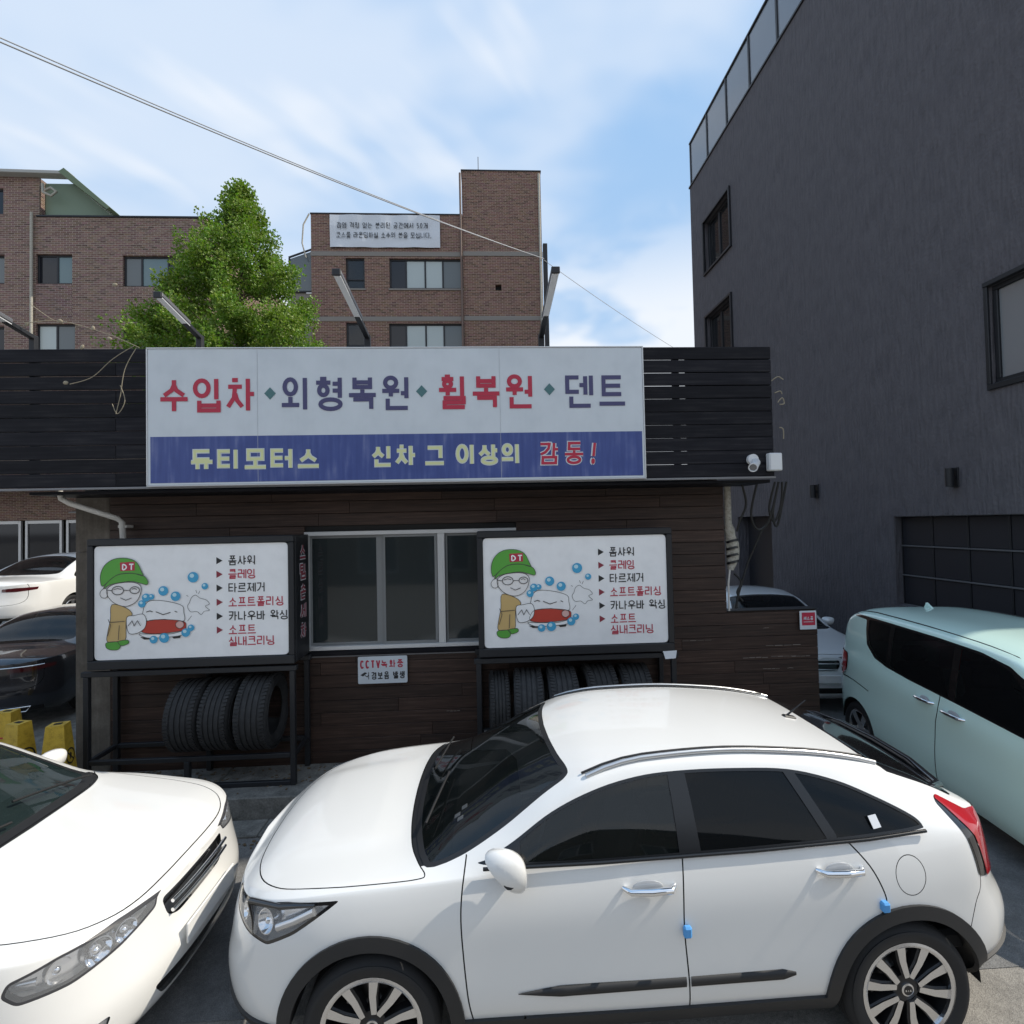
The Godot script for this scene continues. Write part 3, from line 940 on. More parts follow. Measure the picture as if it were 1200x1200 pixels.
	var bonnet := ring.cut(Geometry2D.offset_polygon(bon, -.006)[0], 1, any_side)
	gap.add(ring.pushed(-.008))
	part("bonnet", bonnet, M.white_paint, root)
	var cowl := b.cut(P2([.96, -.76, 1.2, -.76, 1.2, .76, .96, .76]), 1, func(c, n): return c.y > .98 and c.y < 1.10 and absf(c.z) < .73)
	part("cowl", cowl.pushed(-.006), M.black_plastic, root)
	part("panel_gap", gap, M.gap, root)
	part("body", b, M.white_paint, root)
	# wipers
	for w in [[[1.10, .50], [1.20, .05]], [[1.09, -.12], [1.19, -.55]]]:
		var wp := Surf.new(); var pts := []
		for k in 9:
			var f := k / 8.0
			var x: float = lerp(w[0][0], w[1][0], f); var z: float = lerp(w[0][1], w[1][1], f)
			var yy := 1.075 + (x - 1.09) * .52 + .028 - .06 * z * z
			pts.append(Vector3(x, yy, z))
		wp.tube(pts, .008, 6)
		part("wiper", wp, M.black_plastic, root)
	# roof rails
	for sg in [1.0, -1.0]:
		var pts := []
		for k in 17:
			var f := k / 16.0
			var x: float = lerp(1.98, 3.66, f)
			var lift: float = .008 * pow(sin(PI * clamp(f, .0, 1.0)), .3)
			pts.append(Vector3(x, ev(sp.yr, x) + .008 + lift, sg * (ev(sp.wr, x) - .022)))
		part("roof_rail", Surf.new().tube(pts, .0125, 10), M.satin_silver, root)
	for sg in [1.0, -1.0]:                 # ditch beside the rails
		var dp := []
		for k in 15:
			var x: float = lerp(1.96, 3.6, k / 14.0)
			dp.append(Vector3(x, ev(sp.yr, x) + .021, sg * (ev(sp.wr, x) - .05)))
		part("roof_ditch", Surf.new().tube(dp, .006, 6), M.black_plastic, root)
	part("antenna", Surf.new().box(Vector3(3.50, 1.403, 0), Vector3(.09, .02, .045), .009, Basis(Vector3(0, 0, 1), -.2)).tube([Vector3(3.48, 1.41, 0), Vector3(3.62, 1.51, 0)], [.007, .004], 8), M.black_plastic, root)
	mirror_pair(root, 1.545, 1.085, .875, M.white_paint, true, Vector3(.098, .10, .06))
	# cabin
	seats(root, [1.95, 2.9], .45, .36)
	part("dashboard", Surf.new().box(Vector3(1.42, .88, 0), Vector3(.5, .24, 1.4), .08), M.black_plastic, root)
	part("steering_wheel", Surf.new().lathe([Vector2(.19, -.014), Vector2(.175, 0), Vector2(.19, .014), Vector2(.205, 0), Vector2(.19, -.014)], Transform3D(Basis(Vector3(0, 1, 0), PI / 2) * Basis(Vector3(1, 0, 0), .4), Vector3(1.72, .96, .36)), 28), M.black_plastic, root)
	part("underbody", Surf.new().box(Vector3(2.2, .40, 0), Vector3(1.9, .3, 1.3), .05), M.black_plastic, root)
	part("cabin_lining", Surf.new().box(Vector3(2.7, .50, 0), Vector3(2.9, .1, 1.55), .02), M.seat, root)
	part("note_paper", Surf.new().box(Vector3(3.47, 1.155, .795), Vector3(.045, .06, .002), 0, Basis(Vector3(1, 0, 0), -.5) * Basis(Vector3(0, 0, 1), .15)), M.paper, root)
	for s in [[1.29, 1.09, .46], [1.27, 1.075, .40], [1.31, 1.10, .36]]:
		part("windscreen_sticker", Surf.new().box(Vector3(s[0], s[1] - .0, s[2]), Vector3(.035, .003, .035), 0, Basis(Vector3(0, 0, 1), .5)), M.paper, root)
	for cx in [.87, 3.57]:
		for sg in [1.0, -1.0]:
			wheel(root, Vector3(cx, .335, sg * .765), .335, .225, .238, sg, 0, .35 + cx)
	return root

func both(a: Array) -> PackedVector2Array:
	var o := PackedVector2Array()
	var fl := []
	for h in a: fl += [h[0], h[1]]
	var half := smooth_line(fl, 4)
	for h in half: o.append(Vector2(h.x, max(h.y, 0.0)))
	for k in range(half.size() - 2, 0, -1): o.append(Vector2(half[k].x, -max(half[k].y, 0.0)))
	return o

# a four-door saloon; opts say how its lamps, grille and boot look
func make_sedan(called: String, label: String, at: Vector3, turn: float, paint: Material, o: Dictionary) -> Node3D:
	var root := thing(called, label, "car", at, turn)
	var L := 4.85
	var sp := {
		"L": L, "xf": 0.06, "xr": 4.79, "af": o.get("af", .55), "ar": .5, "nf": o.get("nf", 2.6), "nr": 2.8, "ne": 28, "step": 0.045, "nv": 22, "n1": 13, "n2": 18, "soft": 2, "crown": 2.3,
		"w": [[0, .83], [.6, .86], [1.4, .87], [2.6, .875], [3.8, .865], [4.4, .84], [4.85, .80]],
		"ys": [[0, .20], [.5, .19], [1.0, .22], [3.6, .23], [4.3, .25], [4.85, .30]],
		"yb": [[.06, .755], [.25, .80], [.6, .85], [1.05, .905], [1.6, .925], [2.6, .945], [3.5, .965], [4.2, .985], [4.6, .975], [4.79, .94]],
		"yr": [[.06, .765], [.25, .815], [.6, .868], [1.05, .93], [1.25, .965], [1.5, 1.09], [1.8, 1.255], [2.1, 1.36], [2.5, 1.405], [2.9, 1.39], [3.2, 1.325], [3.5, 1.21], [3.8, 1.075], [4.0, 1.01], [4.3, .998], [4.6, .985], [4.79, .95]],
		"wr": [[.06, .76], [.6, .79], [1.1, .80], [1.4, .755], [1.8, .675], [2.3, .615], [2.8, .605], [3.3, .645], [3.8, .73], [4.1, .77], [4.85, .74]],
		"yc": [[.06, .78], [.14, .835], [.3, .875], [.6, .925], [1.0, .985], [1.07, 1.0], [1.4, 1.175], [1.75, 1.345], [2.05, 1.435], [2.5, 1.475], [2.9, 1.455], [3.15, 1.40], [3.5, 1.24], [3.8, 1.10], [4.0, 1.06], [4.3, 1.05], [4.65, 1.035], [4.74, 1.0], [4.79, .96]],
		"os": [[0, -.04], [.12, .02], [.35, .035], [.6, .03], [.85, .018], [1.0, 0]],
		"of": [[0, -.02], [.12, .055], [.4, .075], [.62, .045], [.8, .02], [1.0, 0]],
		"orr": [[0, -.03], [.12, .05], [.4, .06], [.6, .025], [.8, .005], [1.0, 0]],
		"flare": [[.92, .3, .012], [3.72, .3, .012]],
	}
	var b := shell(sp)
	var A: float = sp.arc
	var gap := Surf.new()
	for cx in [.92, 3.72]:
		var liner := Surf.new()
		arch(b, cx, .33, .365, .0, .85, liner)
		part("wheel_well", liner, M.black_plastic, root).set_meta("kind", "stuff")
	# windscreen, rear window
	var ws := b.cut(both([[1.04, 0], [1.045, .25], [1.07, .48], [1.13, .64], [1.22, .71], [1.45, .675], [1.8, .60], [1.97, .56], [1.99, .50], [1.955, .3], [1.94, 0]]), 1, func(c, n): return c.y > .93)
	var wsg := ws.cut(both([[1.10, 0], [1.105, .25], [1.13, .47], [1.18, .60], [1.26, .665], [1.46, .64], [1.78, .575], [1.92, .535], [1.935, .48], [1.905, .3], [1.89, 0]]), 1, any_side)
	part("windscreen_edge", ws.pushed(-.002), M.black_plastic, root)
	part("windscreen", wsg.pushed(-.003), o.get("glass", M.front_glass), root)
	var rw := b.cut(both([[3.07, 0], [3.08, .3], [3.13, .5], [3.2, .56], [3.5, .60], [3.72, .63], [3.80, .58], [3.86, .35], [3.875, 0]]), 1, func(c, n): return c.y > 1.0)
	part("rear_window", rw.pushed(-.003), M.tint_glass, root)
	var wtrim := Surf.new()
	for sg in [1.0, -1.0]:
		var cond := func(c, n): return c.z * sg > 0.3 and absf(n.z) > 0.25
		var tr := b.cut(rounded(P2([1.42, .965, 2.0, .968, 2.8, .985, 3.4, 1.0, 3.62, 1.015, 3.55, 1.09, 3.3, 1.22, 3.05, 1.30, 2.75, 1.345, 2.4, 1.345, 2.1, 1.30, 1.85, 1.22, 1.6, 1.08]), 4), 0, cond)
		for wpol in [[1.6, .985, 2.42, .995, 2.44, 1.325, 2.12, 1.28, 1.86, 1.195], [2.52, 1.0, 3.18, 1.01, 3.12, 1.25, 2.75, 1.325, 2.52, 1.328], [3.22, 1.012, 3.52, 1.03, 3.3, 1.18, 3.17, 1.232]]:
			part("side_window", tr.cut(filleted(P2(wpol), .015), 0, any_side).pushed(-.004), M.tint_glass, root)
		wtrim.add(tr)
		for ln in [smooth_line([1.36, .95, 1.33, .7, 1.36, .4, 1.40, .26]), smooth_line([2.47, .96, 2.46, .7, 2.48, .26]), smooth_line([3.40, .98, 3.42, .8, 3.36, .6, 3.30, .5])]:
			groove(b, ln, .006, 0, side_of(sg), gap)
	part("window_trim", wtrim, M.window_trim, root)
	# bonnet
	var bon := both(o.get("bonnet", [[.10, 0], [.105, .2], [.13, .40], [.19, .55], [.30, .665], [.5, .745], [.8, .785], [1.2, .80], [1.2, .74], [1.12, .66], [1.06, .5], [1.03, .25], [1.02, 0]]))
	var ring := b.cut(bon, 1, func(c, n): return c.y > .74 and n.y > .12)
	var bonnet := ring.cut(Geometry2D.offset_polygon(bon, -.006)[0], 1, any_side)
	gap.add(ring.pushed(-.008))
	part("bonnet", bonnet, paint, root)
	var cowl := b.cut(P2([.98, -.74, 1.24, -.74, 1.24, .74, .98, .74]), 1, func(c, n): return c.y > .92 and c.y < 1.06 and absf(c.z) < .74)
	part("cowl", cowl.pushed(-.006), M.black_plastic, root)
	# lamps
	for sg in [1.0, -1.0]:
		var hg := group_part("headlight", root)
		var hp: PackedVector2Array = filleted(P2(o.get("head", [.33, .775, .35, .725, .55, .68, .75, .652, .93, .66, .985, .712, .965, .762, .8, .793, .6, .795])), .02)
		var hl := b.cut(hp, 3, func(c, n): return c.z * sg > 0 and c.x < 1.2)
		part("housing", hl.pushed(-.06), M.lamp_house, hg)
		var lens := hl.cut(Geometry2D.offset_polygon(hp, -.012)[0], 3, any_side)
		part("bezel", hl.pushed(-.002), M.lamp_edge, hg)
		part("lens", lens, M.lens, hg)
		if o.get("bowls", true):
			for bw in [[.13, .715, .50, .05], [.18, .71, .62, .058], [.29, .705, .715, .05]]:
				lamp_bowl(hg, Vector3(bw[0], bw[1], sg * bw[2]), Vector3(-1, .05, sg * .5), bw[3])
			part("reflector", Surf.new().tube([Vector3(.36, .69, sg * .745), Vector3(.44, .70, sg * .775)], .03, 8), M.lamp_silver, hg)
		var tg := group_part("tail_lamp", root)
		var tp: PackedVector2Array = filleted(P2(o.get("tail", [A - .92, .905, A - .90, .86, A - .6, .835, A - .40, .84, A - .40, .89, A - .6, .905])), .015)
		var tl := b.cut(tp, 3, func(c, n): return c.z * sg > 0 and c.x > 3.5)
		part("lens", tl.pushed(.004), M.dark_red_lens if o.get("dark_tail", false) else M.red_lens, tg)
	# grilles, plates
	var gp := filleted(P2(o.get("grille", [-.31, .735, .31, .735, .29, .63, .22, .60, -.22, .60, -.29, .63])), .03)
	var gr := b.cut(gp, 2, func(c, n): return c.x < .5)
	part("grille", gr.pushed(-.03), M.gloss_black, root)
	var bars := o.get("bars", [.705, .655])
	for y in bars:
		var pts := []
		var hw: float = .285 if y > .62 else .25
		for k in 13:
			var z: float = lerp(-hw, hw, k / 12.0)
			var x: float = .06 + .55 * (1.0 - pow(1.0 - pow(absf(z) / .84, 2.6), 1.0 / 2.6)) - .045 - o.get("bar_out", 0.0)
			pts.append(Vector3(x, y, z))
		part("grille_bar", Surf.new().tube(pts, .011, 8), M.chrome, root)
	var fg := b.cut(filleted(P2([-.44, .37, .44, .37, .38, .29, -.38, .29]), .03), 2, func(c, n): return c.x < .6)
	part("lower_grille", fg.pushed(-.025), M.black_plastic, root)
	for sg in [1.0, -1.0]:
		var fs := b.cut(filleted(P2([.62, .42, .96, .42, .92, .335, .66, .32]), .02), 3, func(c, n): return c.z * sg > 0 and c.x < .7)
		part("fog_lamp", fs.pushed(-.012), M.lamp_silver, root)
	part("number_plate", Surf.new().box(Vector3(-.035, .50, 0), Vector3(.012, .11, .52), .004), M.plate, root)
	var rp := b.cut(filleted(P2([-.28, .86, .28, .86, .26, .70, -.26, .70]), .02), 2, func(c, n): return c.x > 4.3)
	part("plate_recess", rp.pushed(-.02), paint, root)
	part("number_plate", Surf.new().box(Vector3(4.825, .78, 0), Vector3(.012, .11, .5), .004), M.plate, root)
	var rb := b.cut(filleted(P2([-.75, .36, .75, .36, .7, .22, -.7, .22]), .02), 2, func(c, n): return c.x > 4.2)
	part("diffuser", rb.pushed(-.015), M.black_plastic, root)
	if o.get("chrome_rear", false):
		var pts := []
		for k in 17:
			var z: float = lerp(-.74, .74, k / 16.0)
			pts.append(Vector3(4.80 - .5 * (1.0 - pow(1.0 - pow(absf(z) / .82, 2.8), 1.0 / 2.8)), .905, z))
		part("boot_strip", Surf.new().tube(pts, .010, 8), M.chrome, root)
		for sg in [1.0, -1.0]:
			var ex := []
			for v in [[.30, .31], [.62, .31], [.66, .37], [.34, .37], [.30, .31]]: ex.append(Vector3(4.86 - .5 * (1.0 - pow(1.0 - pow(v[0] / .84, 2.8), 1.0 / 2.8)), v[1], sg * v[0]))
			part("exhaust_trim", Surf.new().tube(ex, .009, 6), M.chrome, root)
	groove(b, smooth_line([-.72, .97, -.74, .88, -.66, .62, 0, .60, .66, .62, .74, .88, .72, .97]), .006, 2, func(c, n): return c.x > 4.3, gap)
	part("panel_gap", gap, M.gap, root)
	part("body", b, paint, root)
	for sg in [1.0, -1.0]:
		handle_bar(root, 2.16, 2.38, .84, .897, sg, M.chrome if o.get("chrome_handle", true) else paint)
		handle_bar(root, 3.05, 3.27, .855, .895, sg, M.chrome if o.get("chrome_handle", true) else paint)
	mirror_pair(root, 1.68, .985, .86, paint, false, Vector3(.07, .07, .10))
	seats(root, [1.95, 2.85], .38, .37)
	part("dashboard", Surf.new().box(Vector3(1.42, .83, 0), Vector3(.5, .2, 1.42), .08), M.black_plastic, root)
	part("steering_wheel", Surf.new().lathe([Vector2(.18, -.013), Vector2(.167, 0), Vector2(.18, .013), Vector2(.193, 0), Vector2(.18, -.013)], Transform3D(Basis(Vector3(0, 1, 0), PI / 2) * Basis(Vector3(1, 0, 0), .4), Vector3(1.72, .92, .37)), 24), M.black_plastic, root)
	part("underbody", Surf.new().box(Vector3(2.35, .36, 0), Vector3(2.0, .26, 1.3), .05), M.black_plastic, root)
	for w in [[[1.10, .58], [1.20, .08]], [[1.09, -.05], [1.19, -.55]]]:
		var pts := []
		for k in 9:
			var f := k / 8.0
			var x: float = lerp(w[0][0], w[1][0], f); var z: float = lerp(w[0][1], w[1][1], f)
			pts.append(Vector3(x, 1.018 + (x - 1.07) * .52 + .022 - .07 * z * z, z))
		part("wiper", Surf.new().tube(pts, .008, 6), M.black_plastic, root)
	for nz in [[.62, .28], [.62, -.28]]:
		part("washer_jet", Surf.new().box(Vector3(nz[0], .914, nz[1]), Vector3(.03, .014, .022), .005), M.black_plastic, root)
	for cx in [.92, 3.72]:
		for sg in [1.0, -1.0]:
			wheel(root, Vector3(cx, .325, sg * .765), .325, .215, .225, sg, 1, .2 + cx)
	return root

# a tall boxy mini van, rear towards the wall
func make_minivan():
	var th := atan2(.991, .13)
	var root := thing("minivan", "pale mint boxy mini van parked along the dark building", "car", Vector3(4.66, 0, -2.66), th)
	var sp := {
		"L": 3.6, "xf": .06, "xr": 3.55, "af": .5, "ar": .26, "nf": 2.6, "nr": 3.4, "ne": 26, "step": .045, "nv": 24, "n1": 18, "n2": 22, "soft": 2, "crown": 4.2, "bow": .006,
		"w": [[0, .72], [.6, .765], [1.2, .775], [2.6, .775], [3.2, .76], [3.6, .74]],
		"ys": [[0, .2], [.5, .22], [3.0, .24], [3.6, .27]],
		"yb": [[.06, .86], [.3, .93], [.6, .98], [1.0, 1.03], [1.6, 1.065], [2.2, 1.09], [2.7, 1.13], [3.1, 1.16], [3.55, 1.14]],
		"yr": [[.06, .87], [.3, .955], [.45, 1.00], [.58, 1.12], [.74, 1.35], [.90, 1.51], [1.1, 1.585], [1.6, 1.62], [2.3, 1.635], [2.9, 1.63], [3.15, 1.61], [3.32, 1.56], [3.44, 1.42], [3.52, 1.24], [3.55, 1.16]],
		"wr": [[.06, .68], [.6, .74], [.8, .745], [1.1, .72], [1.5, .70], [2.4, .695], [3.2, .685], [3.6, .68]],
		"yc": [[.06, .88], [.15, .95], [.36, 1.015], [.45, 1.06], [.60, 1.28], [.80, 1.53], [.96, 1.64], [1.2, 1.69], [1.8, 1.71], [2.6, 1.705], [3.1, 1.69], [3.3, 1.655], [3.40, 1.56], [3.50, 1.30], [3.55, 1.17]],
		"os": [[0, -.02], [.12, .018], [.4, .03], [.6, .024], [.8, .026], [.92, .018], [1.0, 0]],
		"of": [[0, -.03], [.15, .05], [.4, .06], [.7, .03], [1.0, 0]],
		"orr": [[0, -.03], [.12, .05], [.4, .055], [.6, .02], [.8, .0], [1.0, 0]],
		"flare": [[.58, .26, .016], [3.1, .26, .016]],
	}
	var b := shell(sp)
	var A: float = sp.arc
	var gap := Surf.new()
	for cx in [.58, 3.1]:
		var liner := Surf.new()
		arch(b, cx, .31, .325, .0, .77, liner)
		part("wheel_well", liner, M.black_plastic, root).set_meta("kind", "stuff")
	var ws := b.cut(both([[.45, 0], [.46, .4], [.51, .6], [.58, .68], [.76, .665], [.92, .63], [.95, .5], [.93, 0]]), 1, func(c, n): return c.y > 1.0)
	part("windscreen", ws.pushed(-.003), M.front_glass, root)
	var rw := b.cut(P2([-.60, 1.20, .60, 1.20, .58, 1.58, -.58, 1.58]), 2, func(c, n): return c.x > 3.2)
	part("rear_window", rw.pushed(-.003), M.tint_glass, root)
	var tr_all := Surf.new()
	for sg in [1.0, -1.0]:
		var cond := func(c, n): return c.z * sg > 0.3 and absf(n.z) > 0.25
		var tr := b.cut(filleted(P2([.66, 1.03, 1.1, 1.06, 1.6, 1.088, 2.2, 1.115, 2.55, 1.145, 2.76, 1.19, 2.92, 1.30, 2.97, 1.45, 2.99, 1.57, 3.25, 1.575, 3.22, 1.605, 2.6, 1.608, 1.9, 1.605, 1.4, 1.59, 1.1, 1.55, .95, 1.48, .79, 1.29]), .02), 0, cond)
		for wpol in [[.86, 1.07, 1.62, 1.105, 1.60, 1.575, 1.3, 1.56, 1.08, 1.51, .94, 1.38], [1.70, 1.11, 2.2, 1.135, 2.50, 1.165, 2.49, 1.585, 1.9, 1.58, 1.68, 1.572], [2.56, 1.175, 2.72, 1.215, 2.87, 1.31, 2.925, 1.45, 2.94, 1.58, 2.56, 1.585]]:
			part("side_window", tr.cut(filleted(P2(wpol), .02), 0, any_side).pushed(-.003), M.van_glass, root)
		tr_all.add(tr)
		groove(b, smooth_line([1.79, 1.10, 1.80, .95, 1.83, .8, 1.845, .5, 1.85, .25]), .010, 0, side_of(sg), gap)
		groove(b, smooth_line([.78, 1.03, .80, .8, .86, .5, .92, .25]), .006, 0, side_of(sg), gap)
		groove(b, smooth_line([2.84, .80, 3.1, .835, 3.3, .84, 3.5, .82]), .012, 0, side_of(sg), gap)
		var dp := []
		for k in 19:
			var x: float = lerp(1.0, 3.30, k / 18.0)
			dp.append(Vector3(x, ev(sp.yr, x) + .030, sg * (ev(sp.wr, x) - .075)))
		part("roof_seam", Surf.new().tube(dp, .006, 6), M.black_plastic, root)
		var tg := group_part("tail_lamp", root)
		var tl := b.cut(rounded(P2([3.27, 1.10, 3.33, 1.13, 3.6, 1.12, 3.6, .90, 3.42, .84, 3.30, .90, 3.26, 1.0]), 4), 0, func(c, n): return c.z * sg > .45 and c.x > 3.2)
		part("lens", tl.pushed(.012), M.red_lens, tg)
		var hg := group_part("headlight", root)
		var hl := b.cut(rounded(P2([.40, .86, .42, .70, .62, .66, .8, .72, .82, .86, .6, .89]), 4), 3, func(c, n): return c.z * sg > 0 and c.x < .8)
		part("housing", hl.pushed(-.05), M.lamp_house, hg)
		part("lens", hl, M.lens, hg)
		handle_bar(root, 1.85, 2.07, 1.005, .80, sg, M.chrome)
		handle_bar(root, 1.49, 1.73, .985, .80, sg, M.chrome)
	part("window_trim", tr_all, M.gloss_black, root)
	var gr := b.cut(filleted(P2([-.42, .62, .42, .62, .36, .42, -.36, .42]), .03), 2, func(c, n): return c.x < .5)
	part("grille", gr.pushed(-.02), M.gloss_black, root)
	part("number_plate", Surf.new().box(Vector3(-.02, .36, 0), Vector3(.012, .11, .5), .004), M.plate, root)
	part("panel_gap", gap, M.gap, root)
	part("body", b, M.mint_paint, root)
	part("roof_fin", Surf.new().prism(P2([0, 0, .13, 0, .10, .06]), Transform3D(Basis.IDENTITY, Vector3(2.95, 1.69, -.012)), .024), M.mint_paint, root)
	mirror_pair(root, .66, 1.13, .80, M.mint_paint, false, Vector3(.08, .10, .10))
	seats(root, [1.45, 2.4], .45, .34)
	part("dashboard", Surf.new().box(Vector3(.95, .92, 0), Vector3(.4, .22, 1.3), .08), M.black_plastic, root)
	part("underbody", Surf.new().box(Vector3(1.85, .36, 0), Vector3(1.7, .24, 1.2), .05), M.black_plastic, root)
	for cx in [.58, 3.1]:
		for sg in [1.0, -1.0]:
			wheel(root, Vector3(cx, .295, sg * .69), .295, .175, .195, sg, 1, .5 + cx)
	return root

# ------------------------------------------------------------------ the shop
func make_shop() -> void:
	var shop := thing("shop", "single-storey shop clad in dark brown planks with a black slatted fascia", "building", Vector3(0, 0, -5.7))
	var rng := RandomNumberGenerator.new()
	rng.seed = 41
	# fascia: ten slats, the upper ones set apart so that light shows between them
	var fas := group_part("fascia", shop, Vector3(0, 0, .6))
	var y0 := 3.192; var pitch := .1342
	var meshes := {}
	for r in 10:
		var gapw := .004 if r < 6 else .0085
		var cuts := [-9.2, -6.55, -3.55 + .6 * (r % 2), -.4 - .5 * (r % 3), 2.965]
		for k in cuts.size() - 1:
			var l: float = cuts[k + 1] - cuts[k] - .003
			var key := "%d_%.2f" % [int(gapw * 1000), l]
			if not meshes.has(key):
				meshes[key] = Surf.new().box(Vector3.ZERO, Vector3(l, pitch - gapw, .028), .004).mesh()
			part("slat", meshes[key], M["slat%d" % (rng.randi() % 3)], fas, Vector3((cuts[k] + cuts[k + 1]) / 2, y0 + (r + .5) * pitch, -.014 + rng.randf_range(-.002, .002)))
	for x in [-8.4, -7.0, -5.6, -4.35, -2.9, -1.45, 0.0, 1.35, 1.98, 2.12, 2.92]:
		part("post", Surf.new().span(Vector3(x - .03, 3.22, -.095), Vector3(x + .03, 4.52, -.036), .004), M.slat0, fas)
	part("backing_board", Surf.new().span(Vector3(2.16, 3.22, -.075), Vector3(2.93, 4.50, -.04), .003), M.slat1, fas)
	part("drip_strip", Surf.new().span(Vector3(-9.2, 3.168, -.05), Vector3(2.97, 3.188, .012), .002), M.drip, fas)
	part("soffit", Surf.new().span(Vector3(-4.4, 3.13, -.6), Vector3(2.95, 3.16, -.06), .003), M.slat1, fas)
	part("end_board", Surf.new().span(Vector3(2.94, 3.2, -.30), Vector3(2.964, 4.5, -.036), .003), M.slat1, fas)
	# planked front: 22 courses with staggered joints, left open at the window
	var wall := group_part("wall", shop)
	var ph := .1355
	var wy0 := .205
	var wx0 := -1.985; var wx1 := .33; var wyb := 1.425; var wyt := 2.715
	for r in 22:
		var yb := wy0 + r * ph
		var yt := yb + ph - .004
		var right := 3.755 if yt < 1.74 else 2.705
		var spans := [[-4.03, right]]
		if yt > wyb and yb < wyt: spans = [[-4.03, wx0], [wx1, right]]
		for s in spans:
			var x: float = s[0]
			var first := true
			while x < s[1] - .01:
				var l := rng.randf_range(1.5, 2.4)
				if first: l = [0.9, 1.7, 1.25, 2.2][r % 4]
				first = false
				if x + l > s[1] - .35: l = s[1] - x
				var hh := yt - yb
				part("plank", Surf.new().box(Vector3.ZERO, Vector3(l - .002, hh, .022), .003), M["plank%d" % (rng.randi() % 4)], wall, Vector3(x + l / 2, (yb + yt) / 2, -.011 + rng.randf_range(-.0015, .0015)))
				x += l
	part("backing", Surf.new().span(Vector3(-4.03, .1, -.12), Vector3(wx0, 3.2, -.026)).span(Vector3(wx1, .1, -.12), Vector3(2.7, 3.2, -.026)).span(Vector3(wx0, .1, -.12), Vector3(wx1, wyb, -.026)).span(Vector3(wx0, wyt, -.12), Vector3(wx1, 3.2, -.026)), M.gap, wall).set_meta("kind", "stuff")
	part("low_wall", Surf.new().span(Vector3(2.705, .1, -.14), Vector3(3.75, 1.71, -.026)), M.plank1, wall)
	part("coping", Surf.new().span(Vector3(2.705, 1.712, -.15), Vector3(3.762, 1.722, .004), .003), M.steel_dark, wall)
	for sc in [[3.15, 1.515, .07], [3.35, 1.315, .42], [3.02, 1.185, .30], [3.35, 1.19, .30], [3.55, 1.185, .22], [3.42, 1.055, .07], [2.35, 1.40, .35], [3.2, 1.055, .2], [.9, .95, .2], [-.4, .72, .15]]:
		var ss := Surf.new()
		var k := 0
		while k < 4:
			var xx: float = sc[0] - sc[2] / 2 + sc[2] * k / 4.0
			ss.box(Vector3(xx + sc[2] / 9, sc[1] + rng.randf_range(-.002, .002), .0025), Vector3(sc[2] / 4.6, rng.randf_range(.003, .008), .003), .001)
			k += 1
		part("bare_edge", ss, M.bare_wood, wall).set_meta("kind", "stuff")
	# body of the house behind the front
	part("roof", Surf.new().span(Vector3(-4.39, 3.24, -4.0), Vector3(2.7, 3.36, -.02)), M.roofing, shop)
	part("side_wall", Surf.new().span(Vector3(2.56, 0, -4.0), Vector3(2.696, 3.23, -.13)), M.plank2, shop)
	part("side_wall", Surf.new().span(Vector3(-4.385, 0, -4.0), Vector3(-4.25, 3.23, -.13)), M.pier, shop)
	part("rear_wall", Surf.new().span(Vector3(-4.24, 0, -4.0), Vector3(2.55, 3.23, -3.86)), M.pier, shop)
	part("floor", Surf.new().span(Vector3(-4.24, .1, -3.85), Vector3(2.55, .2, -.125)), M.pier, shop)
	part("pier", Surf.new().span(Vector3(-4.39, 0, -.12), Vector3(-4.034, 2.55, -.008), .005).span(Vector3(-4.39, 2.553, -.12), Vector3(-4.034, 3.16, -.008), .005), M.pier, shop).set_meta("label", "plain taupe pier at the end of the planked front")
	part("shelf", Surf.new().span(Vector3(-.55, 1.05, -.8), Vector3(.5, 1.09, -.4)).span(Vector3(-.55, 1.75, -.8), Vector3(.5, 1.79, -.4)).span(Vector3(-.55, 2.25, -.8), Vector3(.5, 2.29, -.4)).span(Vector3(-.57, .2, -.8), Vector3(-.53, 2.6, -.4)), M.steel_dark, shop)
	for b in [[-.30, 2.33, .26, .09], [-.28, 1.84, .22, .10], [.1, 1.85, .2, .12], [-.30, 1.13, .3, .07]]:
		part("carton", Surf.new().box(Vector3(b[0], b[1] + .01, -.55), Vector3(b[2], b[3], .2), .01), M.carton, shop)
	# sliding window
	var win := group_part("window", shop)
	var fr := .045
	var fs := Surf.new()
	fs.span(Vector3(wx0, wyb, -.09), Vector3(wx1, wyb + fr, .018), .004).span(Vector3(wx0, wyt - fr, -.09), Vector3(wx1, wyt, .018), .004)
	for x in [wx0, -.545, wx1 - fr]: fs.span(Vector3(x, wyb + fr, -.09), Vector3(x + fr + (.035 if x == -.545 else 0.0), wyt - fr, .015), .004)
	part("frame", fs, M.alu, win)
	part("sill", Surf.new().span(Vector3(wx0 - .02, wyb - .055, -.02), Vector3(wx1 + .02, wyb - .004, .03), .004), M.slat1, win)
	part("sill_edge", Surf.new().span(Vector3(wx0 - .02, wyb - .075, -.02), Vector3(wx1 + .02, wyb - .06, .012), .002), M.drip, win)
	for s in [[-1.94, -1.05, -.045], [-1.14, -.55, -.02], [-.46, .29, -.04]]:
		var a: float = s[0]; var c: float = s[1]; var z: float = s[2]
		var sf := Surf.new()
		sf.span(Vector3(a, wyb + fr, z - .012), Vector3(c, wyb + fr + .03, z + .012), .002).span(Vector3(a, wyt - fr - .03, z - .012), Vector3(c, wyt - fr, z + .012), .002)
		sf.span(Vector3(a, wyb + fr + .03, z - .012), Vector3(a + .022, wyt - fr - .03, z + .012), .002)
		sf.span(Vector3(c - (.17 if a < -1.9 else .03), wyb + fr + .03, z - .012), Vector3(c, wyt - fr - .03, z + .012), .002)
		part("sash", sf, M.alu_grey, win)
